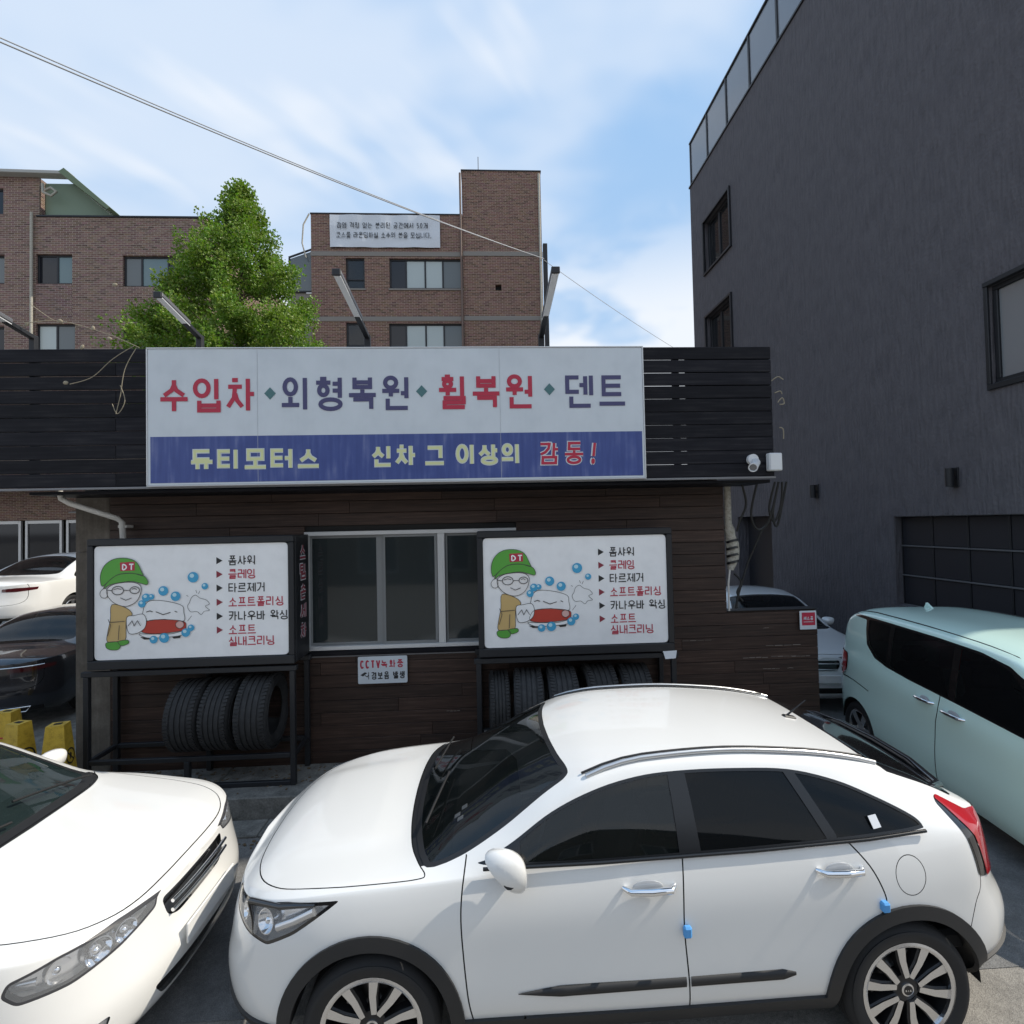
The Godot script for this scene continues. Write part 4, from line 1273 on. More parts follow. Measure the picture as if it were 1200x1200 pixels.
		part("pane", Surf.new().span(Vector3(a + .02, wyb + fr + .028, z - .003), Vector3(c - .02, wyt - fr - .028, z + .003)), M.shop_glass, win)

func make_shop_things() -> void:
	# white rain pipe at the left pier
	var pl := thing("rain_pipe", "white bent rain pipe on the taupe pier under the fascia", "pipe", Vector3(-4.2, 2.4, -5.55))
	part("pipe", Surf.new().tube([Vector3(-.03, .78, .25), Vector3(-.02, .70, .24), Vector3(.03, .655, .2), Vector3(.36, .50, .02), Vector3(.385, .46, -.02), Vector3(.385, .0, -.06), Vector3(.385, -.6, -.06)], .028, 10), M.pvc, pl)
	part("bracket", Surf.new().span(Vector3(.34, .40, -.13), Vector3(.43, .43, -.02), .004), M.pvc, pl)
	# pipe with lagging on the right corner
	var pr := thing("drain_pipe", "off-white pipe with ragged swollen lagging at the plank wall corner", "pipe", Vector3(2.76, 1.72, -5.72))
	part("pipe", Surf.new().tube([Vector3(.0, 1.46, 0), Vector3(.0, .95, 0), Vector3(.01, .6, 0)], .038, 12), M.pvc_old, pr)
	part("lagging", Surf.new().tube([Vector3(.0, .98, 0), Vector3(.01, .92, 0), Vector3(.02, .84, .01), Vector3(.04, .76, .01), Vector3(.05, .68, .01), Vector3(.04, .60, 0), Vector3(.02, .52, 0), Vector3(.01, .46, 0)], [.042, .058, .050, .066, .060, .068, .052, .03], 12), M.pvc_old, pr)
	for k in 4: part("tape", Surf.new().tube([Vector3(.03, .80 - k * .08, .01), Vector3(.035, .775 - k * .08, .015)], .069, 12), M.black_plastic, pr)
	part("thin_pipe", Surf.new().tube([Vector3(.0, .5, .01), Vector3(-.03, .3, .02), Vector3(-.03, .0, .02)], .011, 8), M.pvc, pr)
	for c in [[[.05, 1.42], [.12, 1.2], [.07, 1.02], [.05, .9]], [[.22, 1.44], [.19, 1.1], [.28, .92], [.40, 1.0], [.46, 1.4]], [[.42, 1.44], [.39, 1.15], [.47, 1.0], [.52, 1.2], [.50, 1.44]], [[.46, 1.44], [.44, 1.1], [.51, .96], [.55, 1.44]], [[.34, .92], [.22, .55], [.10, .2], [.06, .02]], [[.05, .42], [.13, .32], [.08, .2], [.14, .1]]]:
		var pts := []
		for q in smooth_line([c[0][0], c[0][1], c[1][0], c[1][1]] + ([c[2][0], c[2][1]] if c.size() > 2 else []) + ([c[3][0], c[3][1]] if c.size() > 3 else []) + ([c[4][0], c[4][1]] if c.size() > 4 else []), 6): pts.append(Vector3(q.x, q.y, .25 - .25 * clamp((1.44 - q.y) / .9, 0, 1)))
		part("cable", Surf.new().tube(pts, .012, 6), M.cable, pr)
	# surveillance camera and box on the fascia end
	var cam := thing("surveillance_camera", "white bullet camera under the end of the black fascia", "camera", Vector3(2.67, 3.29, -5.08))
	part("base", Surf.new().tube([Vector3(.05, .07, -.01), Vector3(.05, .07, .03)], .055, 16), M.white_plastic, cam)
	part("housing", Surf.new().lathe([Vector2(0, -.11), Vector2(.035, -.11), Vector2(.04, -.1), Vector2(.042, .06), Vector2(.044, .10), Vector2(.036, .10), Vector2(.032, .085)], Transform3D(Basis(Vector3(0, 1, 0), -.65) * Basis(Vector3(1, 0, 0), .35), Vector3(0, 0, .14)), 20), M.white_plastic, cam)
	part("lens", Surf.new().lathe([Vector2(.034, .088), Vector2(0, .088)], Transform3D(Basis(Vector3(0, 1, 0), -.65) * Basis(Vector3(1, 0, 0), .35), Vector3(0, 0, .14)), 18), M.gloss_black, cam)
	part("arm", Surf.new().tube([Vector3(.05, .07, .02), Vector3(.045, .05, .06), Vector3(.02, .01, .1)], .016, 8), M.white_plastic, cam)
	var jb := thing("junction_box", "white square junction box beside the bullet camera", "box", Vector3(2.94, 3.24, -5.06))
	part("box", Surf.new().box(Vector3(0, .09, 0), Vector3(.135, .18, .07), .008), M.white_plastic, jb)
	part("lid", Surf.new().box(Vector3(0, .09, .039), Vector3(.12, .165, .006), .002), M.white_plastic, jb)
	# notices
	var cn := thing("cctv_notice", "small white CCTV notice hung under the shop window", "sign", Vector3(-1.155, 1.055, -5.672))
	part("board", Surf.new().prism(rrect(0, .148, .53, .292, .018), Transform3D.IDENTITY, .004), M.sign_white, cn)
	var x := Transform3D(Basis(Vector3(0, 0, 1), .012), Vector3(0, 0, .0052))
	write("CCTV", -.245, .165, .088, .095, .087, .016, x, 0.0, null, 0.0, false, .45, cn, "print_red")
	write("녹화중", -.02, .165, .078, .09, .086, .012, x, 0.0, null, 0.0, false, .45, cn, "print_red")
	write("경보음 발생", -.125, .045, .062, .085, .068, .011, x, 0.0, null, 0.0, false, .45, cn, "print_black")
	var ic := Surf.new()
	ic.prism(P2([-.24, .10, -.19, .13, -.165, .12, -.21, .085]), x, 0.0)
	stroke(ic, P2([-.19, .095, -.165, .08, -.15, .10]), .008, x, .0004); stroke(ic, P2([-.15, .05, -.15, .13]), .006, x, .0008)
	part("camera_symbol", ic, M.print_black, cn)
	var rs := thing("security_sign", "small red security sign with white edge on the low plank wall", "sign", Vector3(3.63, 1.49, -5.675))
	part("board", Surf.new().prism(rrect(0, .105, .195, .21, .008), Transform3D.IDENTITY, .004), M.sign_white, rs)
	part("field", Surf.new().prism(rrect(.004, .118, .155, .145, .004), Transform3D(Basis.IDENTITY, Vector3(0, 0, .0052)), 0.0), M.print_red, rs)
	part("lettering", write("세스콤", -.058, .105, .036, .042, .04, .006, Transform3D(Basis.IDENTITY, Vector3(0, 0, .0066))), M.sign_white, rs)
	var ln := Surf.new()
	stroke(ln, P2([-.055, .085, .06, .085]), .006, Transform3D(Basis.IDENTITY, Vector3(0, 0, .0066))); part("line", ln, M.sign_white, rs)
	# note taped to the second light box
	var nt := thing("paper_tag", "white paper tag stuck under the corner of the right light box", "paper", Vector3(1.85, 1.345, -5.195))
	part("sheet", Surf.new().prism(P2([-.07, .075, .075, .08, .062, -.0, -.045, -.005]), Transform3D.IDENTITY, .002), M.paper, nt)

# the long board over the front
func make_signboard() -> void:
	var s := thing("shop_signboard", "long white and blue shop signboard with red and navy Korean lettering", "sign", Vector3(-.81, 3.195, -5.1))
	var w := 4.82; var h := 1.315
	part("panel", Surf.new().span(Vector3(-w / 2, 0, .003), Vector3(w / 2, h, .05), .004), M.sign_white, s)
	part("blue_band", Surf.new().span(Vector3(-w / 2 + .025, .02, .0506), Vector3(w / 2 - .02, .465, .052)), M.sign_blue, s)
	var e := Surf.new()
	e.span(Vector3(-w / 2 - .012, -.012, .0), Vector3(w / 2 + .012, -.001, .056), .002).span(Vector3(-w / 2 - .012, h + .001, .0), Vector3(w / 2 + .012, h + .012, .056), .002)
	e.span(Vector3(-w / 2 - .013, 0, .0), Vector3(-w / 2 - .001, h, .055), .002).span(Vector3(w / 2 + .001, 0, .0), Vector3(w / 2 + .013, h, .055), .002)
	part("edge", e, M.alu, s)
	for x in [-1.38, .97]: part("joint", Surf.new().span(Vector3(x - .0015, .02, .0524), Vector3(x + .0015, h - .01, .0528)), M.sign_joint, s)
	var X := Transform3D(Basis.IDENTITY, Vector3(.81, 0, .0535))
	var y := .69
	write("수입차", -3.12, y, .295, .35, .312, .041, X, 0.0, null, 0.0, false, .45, s, "print_red")
	write("외형복원", -1.98, y + .005, .30, .35, .322, .041, X, 0.0, null, 0.0, false, .45, s, "print_navy")
	write("휠복원", -.46, y + .01, .305, .35, .331, .041, X, 0.0, null, 0.0, false, .45, s, "print_red")
	write("덴트", .80, y + .01, .30, .35, .335, .041, X, 0.0, null, 0.0, false, .45, s, "print_navy")
	for d in [[-2.07, .875], [-.61, .885], [.655, .895]]:
		part("diamond", Surf.new().prism(P2([d[0] - .055, d[1], d[0], d[1] - .06, d[0] + .055, d[1], d[0], d[1] + .06]), X, 0.0), M.print_teal, s)
	for t in [["듀티모터스", -2.83, .135, .228, .21, .251, "white"], ["신차", -1.11, .145, .212, .215, .228, "white"], ["그", -.60, .145, .21, .205, .22, "white"], ["이상의", -.29, .148, .205, .215, .221, "white"]]:
		write(t[0], t[1] - .008, t[2] - .008, t[3] + .016, t[4] + .016, t[5], .044, X, 0.0, null, 0.0, false, .45, s, "sign_white")
		write(t[0], t[1], t[2], t[3], t[4], t[5], .027, X, .0022, null, 0.0, false, .45, s, "print_cream")
	write("감동!", .52 - .009, .14 - .009, .228, .248, .255, .046, X, 0.0, null, .06, false, .45, s, "sign_white")
	write("감동!", .52, .14, .21, .23, .255, .027, X, .0022, null, .06, false, .45, s, "print_red")

# ------------------------------------------------------------------ light boxes, racks, tyres
func cartoon(b: Node, X: Transform3D) -> void:
	var q := func(a: Array) -> PackedVector2Array:
		var o := PackedVector2Array()
		for k in range(0, a.size(), 2): o.append(Vector2((a[k] - 964) * .001, (544 - a[k + 1]) * .00101))
		return o
	var lay := func(called: String, poly: PackedVector2Array, m: Material, lift: float):
		if Geometry2D.triangulate_polygon(poly).is_empty(): return
		part(called, Surf.new().prism(poly, X * Transform3D(Basis.IDENTITY, Vector3(0, 0, lift)), 0.0), m, b)
	var outlined := func(called: String, a: Array, m: Material, lift: float, smooth := true):
		var poly: PackedVector2Array = q.call(a)
		if smooth: poly = rounded(poly, 4)
		var ol := Surf.new()
		lay.call(called, poly, m, lift)
		poly.append(poly[0])
		stroke(ol, poly, .005, X, lift + .0006)
		part("outline", ol, M.print_line, b)
	# worker with a green cap and tan overalls
	outlined.call("trousers", [205, 560, 345, 600, 395, 660, 345, 700, 335, 800, 330, 900, 260, 915, 160, 915, 165, 820, 190, 700], M.print_tan, .0010)
	outlined.call("shoe", [155, 925, 260, 920, 285, 960, 260, 995, 190, 995, 150, 970], M.print_green, .0022)
	outlined.call("shoe", [265, 915, 350, 905, 362, 935, 320, 955, 285, 955], M.print_green, .0034)
	outlined.call("glove", [345, 690, 420, 670, 500, 660, 530, 720, 510, 800, 430, 845, 360, 830], M.face_white, .0046)
	outlined.call("face", [160, 410, 240, 360, 400, 350, 480, 390, 470, 480, 420, 550, 330, 580, 230, 545, 170, 480], M.print_skin, .0058)
	outlined.call("ear", [160, 410, 120, 410, 95, 450, 115, 490, 160, 485], M.print_skin, .0070)
	outlined.call("cap", [115, 380, 100, 280, 140, 180, 230, 120, 350, 115, 440, 155, 490, 250, 500, 290, 400, 260, 270, 270, 180, 330], M.print_green, .0082)
	outlined.call("cap_brim", [130, 400, 180, 330, 270, 272, 400, 262, 510, 290, 548, 340, 540, 375, 480, 360, 400, 340, 310, 345, 200, 365], M.print_green, .0094)
	lay.call("badge", q.call([285, 155, 425, 150, 425, 235, 290, 238]), M.print_red, .0100)
	part("badge_lettering", write("DT", -.668, .312, .105, .072, .10, .013, X, .0106), M.face_white, b)
	var st := Surf.new()
	for c in [[265, 425, 55], [425, 425, 45]]:
		var ring := disc((c[0] - 964) * .001, (544 - c[1]) * .00101, c[2] * .001, c[2] * .00075, 18)
		ring.append(ring[0])
		stroke(st, ring, .007, X, .0112)
	for l in [[160, 415, 210, 425], [320, 425, 380, 425], [225, 415, 265, 405, 300, 415], [400, 415, 425, 408, 445, 420], [290, 495, 340, 520, 395, 500], [175, 700, 200, 760, 170, 860], [190, 730, 330, 722], [280, 760, 270, 900], [360, 770, 400, 720, 420, 770, 450, 720, 480, 770]]: stroke(st, q.call(l), .006, X, .0114)
	part("line_drawing", st, M.print_line, b)
	# red car among soap bubbles
	outlined.call("car_cabin", [510, 720, 500, 620, 540, 545, 620, 530, 760, 550, 870, 590, 885, 650, 880, 740, 700, 715], M.face_white, .0016)
	outlined.call("car_body", [480, 820, 530, 730, 700, 718, 880, 740, 905, 790, 870, 830, 700, 850, 560, 850], M.print_red2, .0028)
	outlined.call("car_bumper", [460, 850, 560, 855, 760, 858, 880, 835, 860, 875, 700, 890, 540, 890], M.face_white, .0040)
	outlined.call("car_lamp", [845, 735, 880, 750, 885, 785, 850, 808, 815, 790, 812, 755], M.print_pink, .0052)
	for tdx in [[470, 880, 510, 905, 580, 905, 560, 890], [770, 885, 790, 905, 850, 900, 855, 880]]: lay.call("car_tyre", q.call(tdx), M.print_black, .0050)
	var cl := Surf.new()
	for l in [[530, 640, 565, 630, 590, 640], [620, 640, 690, 670, 760, 650], [800, 640, 825, 650]]: stroke(cl, q.call(l), .008, X, .0060)
	for l in [[940, 560, 920, 600, 950, 650, 1010, 650, 1050, 680, 1080, 650, 1130, 640, 1090, 600, 1130, 580, 1100, 540, 1040, 520, 1000, 490, 960, 510, 940, 560], [1000, 440, 1010, 470], [1040, 450, 1025, 480], [910, 490, 930, 500], [920, 740, 960, 690]]: stroke(cl, smooth_line_px(q.call(l)), .004, X, .0014)
	part("line_drawing", cl, M.print_line, b)
	for bb in [[978, 315, 52], [1090, 405, 32], [693, 440, 47], [810, 495, 47], [530, 500, 40], [580, 495, 28], [490, 560, 36], [905, 850, 42], [955, 805, 32], [700, 895, 48], [600, 908, 38]]:
		var c := Vector2((bb[0] - 964) * .001, (544 - bb[1]) * .00101)
		lay.call("bubble", disc(c.x, c.y, bb[2] * .001, bb[2] * .001, 20), M.print_blue, .0066 + bb[2] * .00002)
		lay.call("bubble_glint", disc(c.x - bb[2] * .0002, c.y + bb[2] * .0003, bb[2] * .00042, bb[2] * .0004, 14), M.print_paleblue, .0086)

func smooth_line_px(p: PackedVector2Array) -> PackedVector2Array:
	var o := PackedVector2Array()
	for i in p.size() - 1:
		for k in 4: o.append(p[i].cubic_interpolate(p[i + 1], p[max(i - 1, 0)], p[min(i + 2, p.size() - 1)], k / 4.0))
	o.append(p[p.size() - 1])
	return o

func light_box(label: String, at: Vector3, w: float, side_text: bool) -> void:
	# at: middle of the lower front edge
	var b := thing("light_box_sign", label, "sign", at, 0.0, "light box signs under the fascia")
	var h := 1.27; var d := .44
	var f := .065
	part("casing", Surf.new().span(Vector3(-w / 2, 0, -d), Vector3(w / 2, h, -.06), .006), M.box_black, b)
	var fr := Surf.new()
	fr.span(Vector3(-w / 2, 0, -.059), Vector3(w / 2, f + .02, 0), .006).span(Vector3(-w / 2, h - f, -.059), Vector3(w / 2, h, 0), .006)
	fr.span(Vector3(-w / 2, f + .021, -.059), Vector3(-w / 2 + f - .01, h - f - .001, 0), .006).span(Vector3(w / 2 - f + .01, f + .021, -.059), Vector3(w / 2, h - f - .001, 0), .006)
	part("frame", fr, M.box_black, b)
	var fw := w - 2 * f + .02; var fh := h - 2 * f - .02
	part("face", Surf.new().prism(rrect(0, f + .02 + fh / 2, fw - .01, fh - .01, .045), Transform3D(Basis.IDENTITY, Vector3(0, 0, -.055)), .035), M.face_white, b)
	var X := Transform3D(Basis.IDENTITY, Vector3(0, f + .02 + fh / 2, -.0185))
	cartoon(b, X)
	var rows := [["폼샤워", .388, 0], ["클레잉", .253, 1], ["타르제거", .118, 0], ["소프트폴리싱", -.022, 1], ["카나우바 왁싱", -.160, 0], ["소프트", -.295, 1], ["실내크리닝", -.408, 1]]
	for r in rows:
		write(r[0], .345, r[1] - .05, .090, .10, .0905, .0105, X, .0008, null, 0.0, false, .45, b, "print_red" if r[2] == 1 else "print_black")
		if r[0] != "실내크리닝": part("arrow", Surf.new().prism(P2([.235, r[1] - .035, .235, r[1] + .035, .295, r[1]]), X * Transform3D(Basis.IDENTITY, Vector3(0, 0, .001)), 0.0), M.print_maroon if r[2] == 1 else M.print_black, b)
	if side_text:
		var S := Transform3D(Basis(Vector3(0, 0, -1), Vector3(0, 1, 0), Vector3(1, 0, 0)), Vector3(w / 2 + .002, 0, 0))
		part("side_outline", write("스팀손세차", .155, 1.0, .20, .19, .205, .044, S, 0.0, null, 0.0, true), M.sign_white, b)
		part("side_lettering", write("스팀손세차", .165, 1.01, .18, .17, .205, .024, S, .0022, null, 0.0, true), M.print_maroon, b)

func tyre_rack(label: String, at: Vector3, w: float) -> void:
	# at: left front foot on the plinth
	var r := thing("tyre_rack", label, "rack", at, 0.0, "steel racks under the light boxes")
	var t := .05; var d := .40; var top := 1.175; var sh := .27
	for x in [0.0, w * .47, w - t]:
		for z in [0.0, -d]:
			if x == w * .47 and z == 0.0:
				part("leg", Surf.new().span(Vector3(x, 0, z - t), Vector3(x + t, sh - .001, z), .004), M.steel_dark, r)
			else:
				part("leg", Surf.new().span(Vector3(x, 0, z - t), Vector3(x + t, top - t - .001, z), .004), M.steel_dark, r)
	for z in [0.0, -d]:
		part("top_rail", Surf.new().span(Vector3(-.02, top - t, z - t), Vector3(w + .02, top, z + .002), .004), M.steel_dark, r)
		part("shelf_rail", Surf.new().span(Vector3(t + .001, sh, z - t + .004), Vector3(w - t - .001, sh + .045, z - .004), .004), M.steel_dark, r)
	part("foot_rail", Surf.new().span(Vector3(w * .47 + t + .001, .0, -t + .004), Vector3(w - t - .001, .045, -.004), .004), M.steel_dark, r)
	for x in [0.0, w - t]: part("side_rail", Surf.new().span(Vector3(x + .004, sh + .001, -d + .001), Vector3(x + t - .004, sh + .044, -t - .001), .004), M.steel_dark, r)

func tyre(label: String, at: Vector3, R: float, wd: float, turn: float, tilt: float, group: String, worn: float) -> void:
	var t := thing("tyre", label, "tyre", at, turn, group)
	t.rotation.x = 0.0; t.rotation.z = tilt
	var x := Transform3D(Basis(Vector3(0, 0, 1), Vector3(0, 1, 0), Vector3(-1, 0, 0)), Vector3(0, R, 0))
	var rr := R * .66
	var pr := tyre_profile(R, rr, wd)
	pr += [Vector2(rr - .012, wd * .36), Vector2(rr + .01, wd * .30), Vector2(R - .03, wd * .36), Vector2(R - .025, 0), Vector2(R - .03, -wd * .36), Vector2(rr + .01, -wd * .30), Vector2(rr - .012, -wd * .36)]
	part("carcass", Surf.new().lathe(pr, x, 64), M.tyre_worn if worn > .5 else M.tyre_rubber, t)
	# tread blocks on the shoulders
	var bl := Surf.new()
	for k in 60:
		var a := TAU * k / 60
		for sg in [-1.0, 1.0]:
			var c := Vector3(sg * wd * .37, R + sin(a) * (R - .004), cos(a) * (R - .004))
			bl.box(c, Vector3(wd * .16, .010, R * TAU / 60 * .62), 0.0, Basis(Vector3(1, 0, 0), -a + PI / 2) * Basis(Vector3(0, 1, 0), sg * .25))
	var tb := part("tread_blocks", bl, M.tyre_worn if worn > .5 else M.tyre_rubber, t)
	tb.set_meta("kind", "stuff")
	# raised ring on the sidewall
	part("sidewall_ring", Surf.new().lathe([Vector2(rr + .05, wd * .5), Vector2(rr + .052, wd * .5 + .004), Vector2(rr + .058, wd * .5 + .004), Vector2(rr + .06, wd * .5)], x, 40).lathe([Vector2(rr + .06, -wd * .5), Vector2(rr + .058, -wd * .5 - .004), Vector2(rr + .052, -wd * .5 - .004), Vector2(rr + .05, -wd * .5)], x, 40), M.tyre_rubber, t)

func make_racks() -> void:
	light_box("left light box sign listing car care services, over three tyres", Vector3(-2.91, 1.42, -5.2), 1.975, true)
	light_box("right light box sign listing car care services, beside the window", Vector3(.905, 1.415, -5.2), 2.01, false)
	tyre_rack("black steel rack carrying three tyres under the left light box", Vector3(-3.95, .222, -5.22), 2.02)
	tyre_rack("black steel rack under the right light box, mostly behind the white SUV", Vector3(-.13, .222, -5.22), 2.06)
	var g := "used tyres stored on the racks"
	tyre("leftmost of the three tyres under the left light box", Vector3(-2.99, .537, -5.425), .352, .30, .03, 0.0, g, 0)
	tyre("middle one of the three tyres under the left light box", Vector3(-2.665, .537, -5.43), .352, .285, -.02, 0.0, g, 0)
	tyre("tyre with its open side showing, right of three under the left light box", Vector3(-2.32, .537, -5.41), .368, .31, .04, 0.0, g, 0)
	var i := 0
	for t in [[.10, .335, .20, 0, "narrow ribbed tyre at the left end under the right light box"], [.405, .345, .30, 1, "second tyre from the left under the right light box"], [.755, .345, .31, 1, "third tyre from the left under the right light box"], [1.15, .355, .32, 0, "fourth tyre from the left under the right light box"], [1.52, .35, .31, 0, "tyre at the right end under the right light box"]]:
		tyre(t[4], Vector3(t[0], .537, -5.43), t[1], t[2], [.02, -.03, .01, .05, -.02][i], 0.0, g, t[3])
		i += 1
	# lamps on arms over the board
	for a in [[-4.38, "leftmost of the bar lamps over the fascia, cut off by the picture edge", .75], [-2.8, "bar lamp over the left end of the signboard, in front of the tree", .62], [-1.16, "bar lamp before the brick house with the banner", 1.03], [.60, "bar lamp at the right edge of the brick house", 1.08]]:
		var l := thing("sign_lamp", a[1], "lamp", Vector3(a[0], 4.53, -5.16), 0.0, "bar lamps on arms over the signboard")
		var n: float = a[2]
		part("post", Surf.new().span(Vector3(-.03, -.25, -.05), Vector3(.03, .16, .0), .006), M.steel_dark, l)
		part("arm", Surf.new().beam(Vector3(0, .14, -.01), Vector3(0, .19, n * .38), .05, .045, .006), M.steel_dark, l)
		part("lamp_body", Surf.new().beam(Vector3(0, .20, n * .3), Vector3(0, .28, n), .066, .045, .008), M.lamp_grey, l)
		part("diffuser", Surf.new().beam(Vector3(0, .172, n * .31), Vector3(0, .252, n * .99), .055, .012, .003), M.lamp_white, l)
		part("end_cap", Surf.new().box(Vector3(0, .27, n + .012), Vector3(.07, .055, .02), .005), M.steel_dark, l)

# ------------------------------------------------------------------ houses
# a sheet w by h with openings, facing +z of x; openings are lined to the depth d
func holed(x: Transform3D, w: float, h: float, holes: Array, d: float) -> Surf:
	var s := Surf.new()
	var xs := [0.0, w]; var ys := [0.0, h]
	for r in holes:
		for v in [r.position.x, r.end.x]:
			if not xs.has(v): xs.append(v)
		for v in [r.position.y, r.end.y]:
			if not ys.has(v): ys.append(v)
	xs.sort(); ys.sort()
	for i in xs.size() - 1:
		for j in ys.size() - 1:
			var c := Vector2((xs[i] + xs[i + 1]) / 2, (ys[j] + ys[j + 1]) / 2)
			var open := false
			for r in holes:
				if r.has_point(c): open = true
			if not open: s.quad(x * Vector3(xs[i], ys[j], 0), x * Vector3(xs[i + 1], ys[j], 0), x * Vector3(xs[i + 1], ys[j + 1], 0), x * Vector3(xs[i], ys[j + 1], 0), x.basis.z)
	for r in holes:
		var a := Vector3(r.position.x, r.position.y, 0); var b := Vector3(r.end.x, r.end.y, 0)
		var k := Vector3(0, 0, -d)
		s.quad(x * a, x * Vector3(b.x, a.y, 0), x * (Vector3(b.x, a.y, 0) + k), x * (a + k), x.basis.y)
		s.quad(x * Vector3(a.x, b.y, 0), x * b, x * (b + k), x * (Vector3(a.x, b.y, 0) + k), -x.basis.y)
		s.quad(x * a, x * Vector3(a.x, b.y, 0), x * (Vector3(a.x, b.y, 0) + k), x * (a + k), x.basis.x)
		s.quad(x * Vector3(b.x, a.y, 0), x * b, x * (b + k), x * (Vector3(b.x, a.y, 0) + k), -x.basis.x)
	return s

# window set in an opening of a sheet: frame, mullions at the given shares, panes, blinds behind
func window_in(parent: Node, x: Transform3D, r: Rect2, depth: float, shares: Array, frame: Material, glass: Array, fw := .06, behind: Material = null) -> Node3D:
	var g := group_part("window", parent)
	var a := r.position; var b := r.end
	var f := Surf.new()
	var z0 := -depth; var z1 := -depth + .06
	var put := func(p: Vector3, q: Vector3): f.add(Surf.new().span(p, q, .006), x)
	put.call(Vector3(a.x, a.y, z0), Vector3(b.x, a.y + fw, z1)); put.call(Vector3(a.x, b.y - fw, z0), Vector3(b.x, b.y, z1))
	put.call(Vector3(a.x, a.y + fw, z0), Vector3(a.x + fw, b.y - fw, z1)); put.call(Vector3(b.x - fw, a.y + fw, z0), Vector3(b.x, b.y - fw, z1))
	var edges := [a.x + fw]
	for sh in shares:
		var mx: float = lerp(a.x, b.x, sh)
		put.call(Vector3(mx - fw * .5, a.y + fw, z0), Vector3(mx + fw * .5, b.y - fw, z1))
		edges.append(mx)
	edges.append(b.x - fw)
	part("frame", f, frame, g)
	for k in edges.size() - 1:
		var pn := Surf.new()
		pn.add(Surf.new().span(Vector3(edges[k], a.y + fw * .8, z0 + .02), Vector3(edges[k + 1], b.y - fw * .8, z0 + .03)), x)
		part("pane", pn, glass[k % glass.size()], g)
	if behind != null:
		var bl := Surf.new()
		bl.add(Surf.new().span(Vector3(a.x, a.y, z0 - .5), Vector3(b.x, b.y, z0 - .46)), x)
		part("room_back", bl, behind, g)
	return g

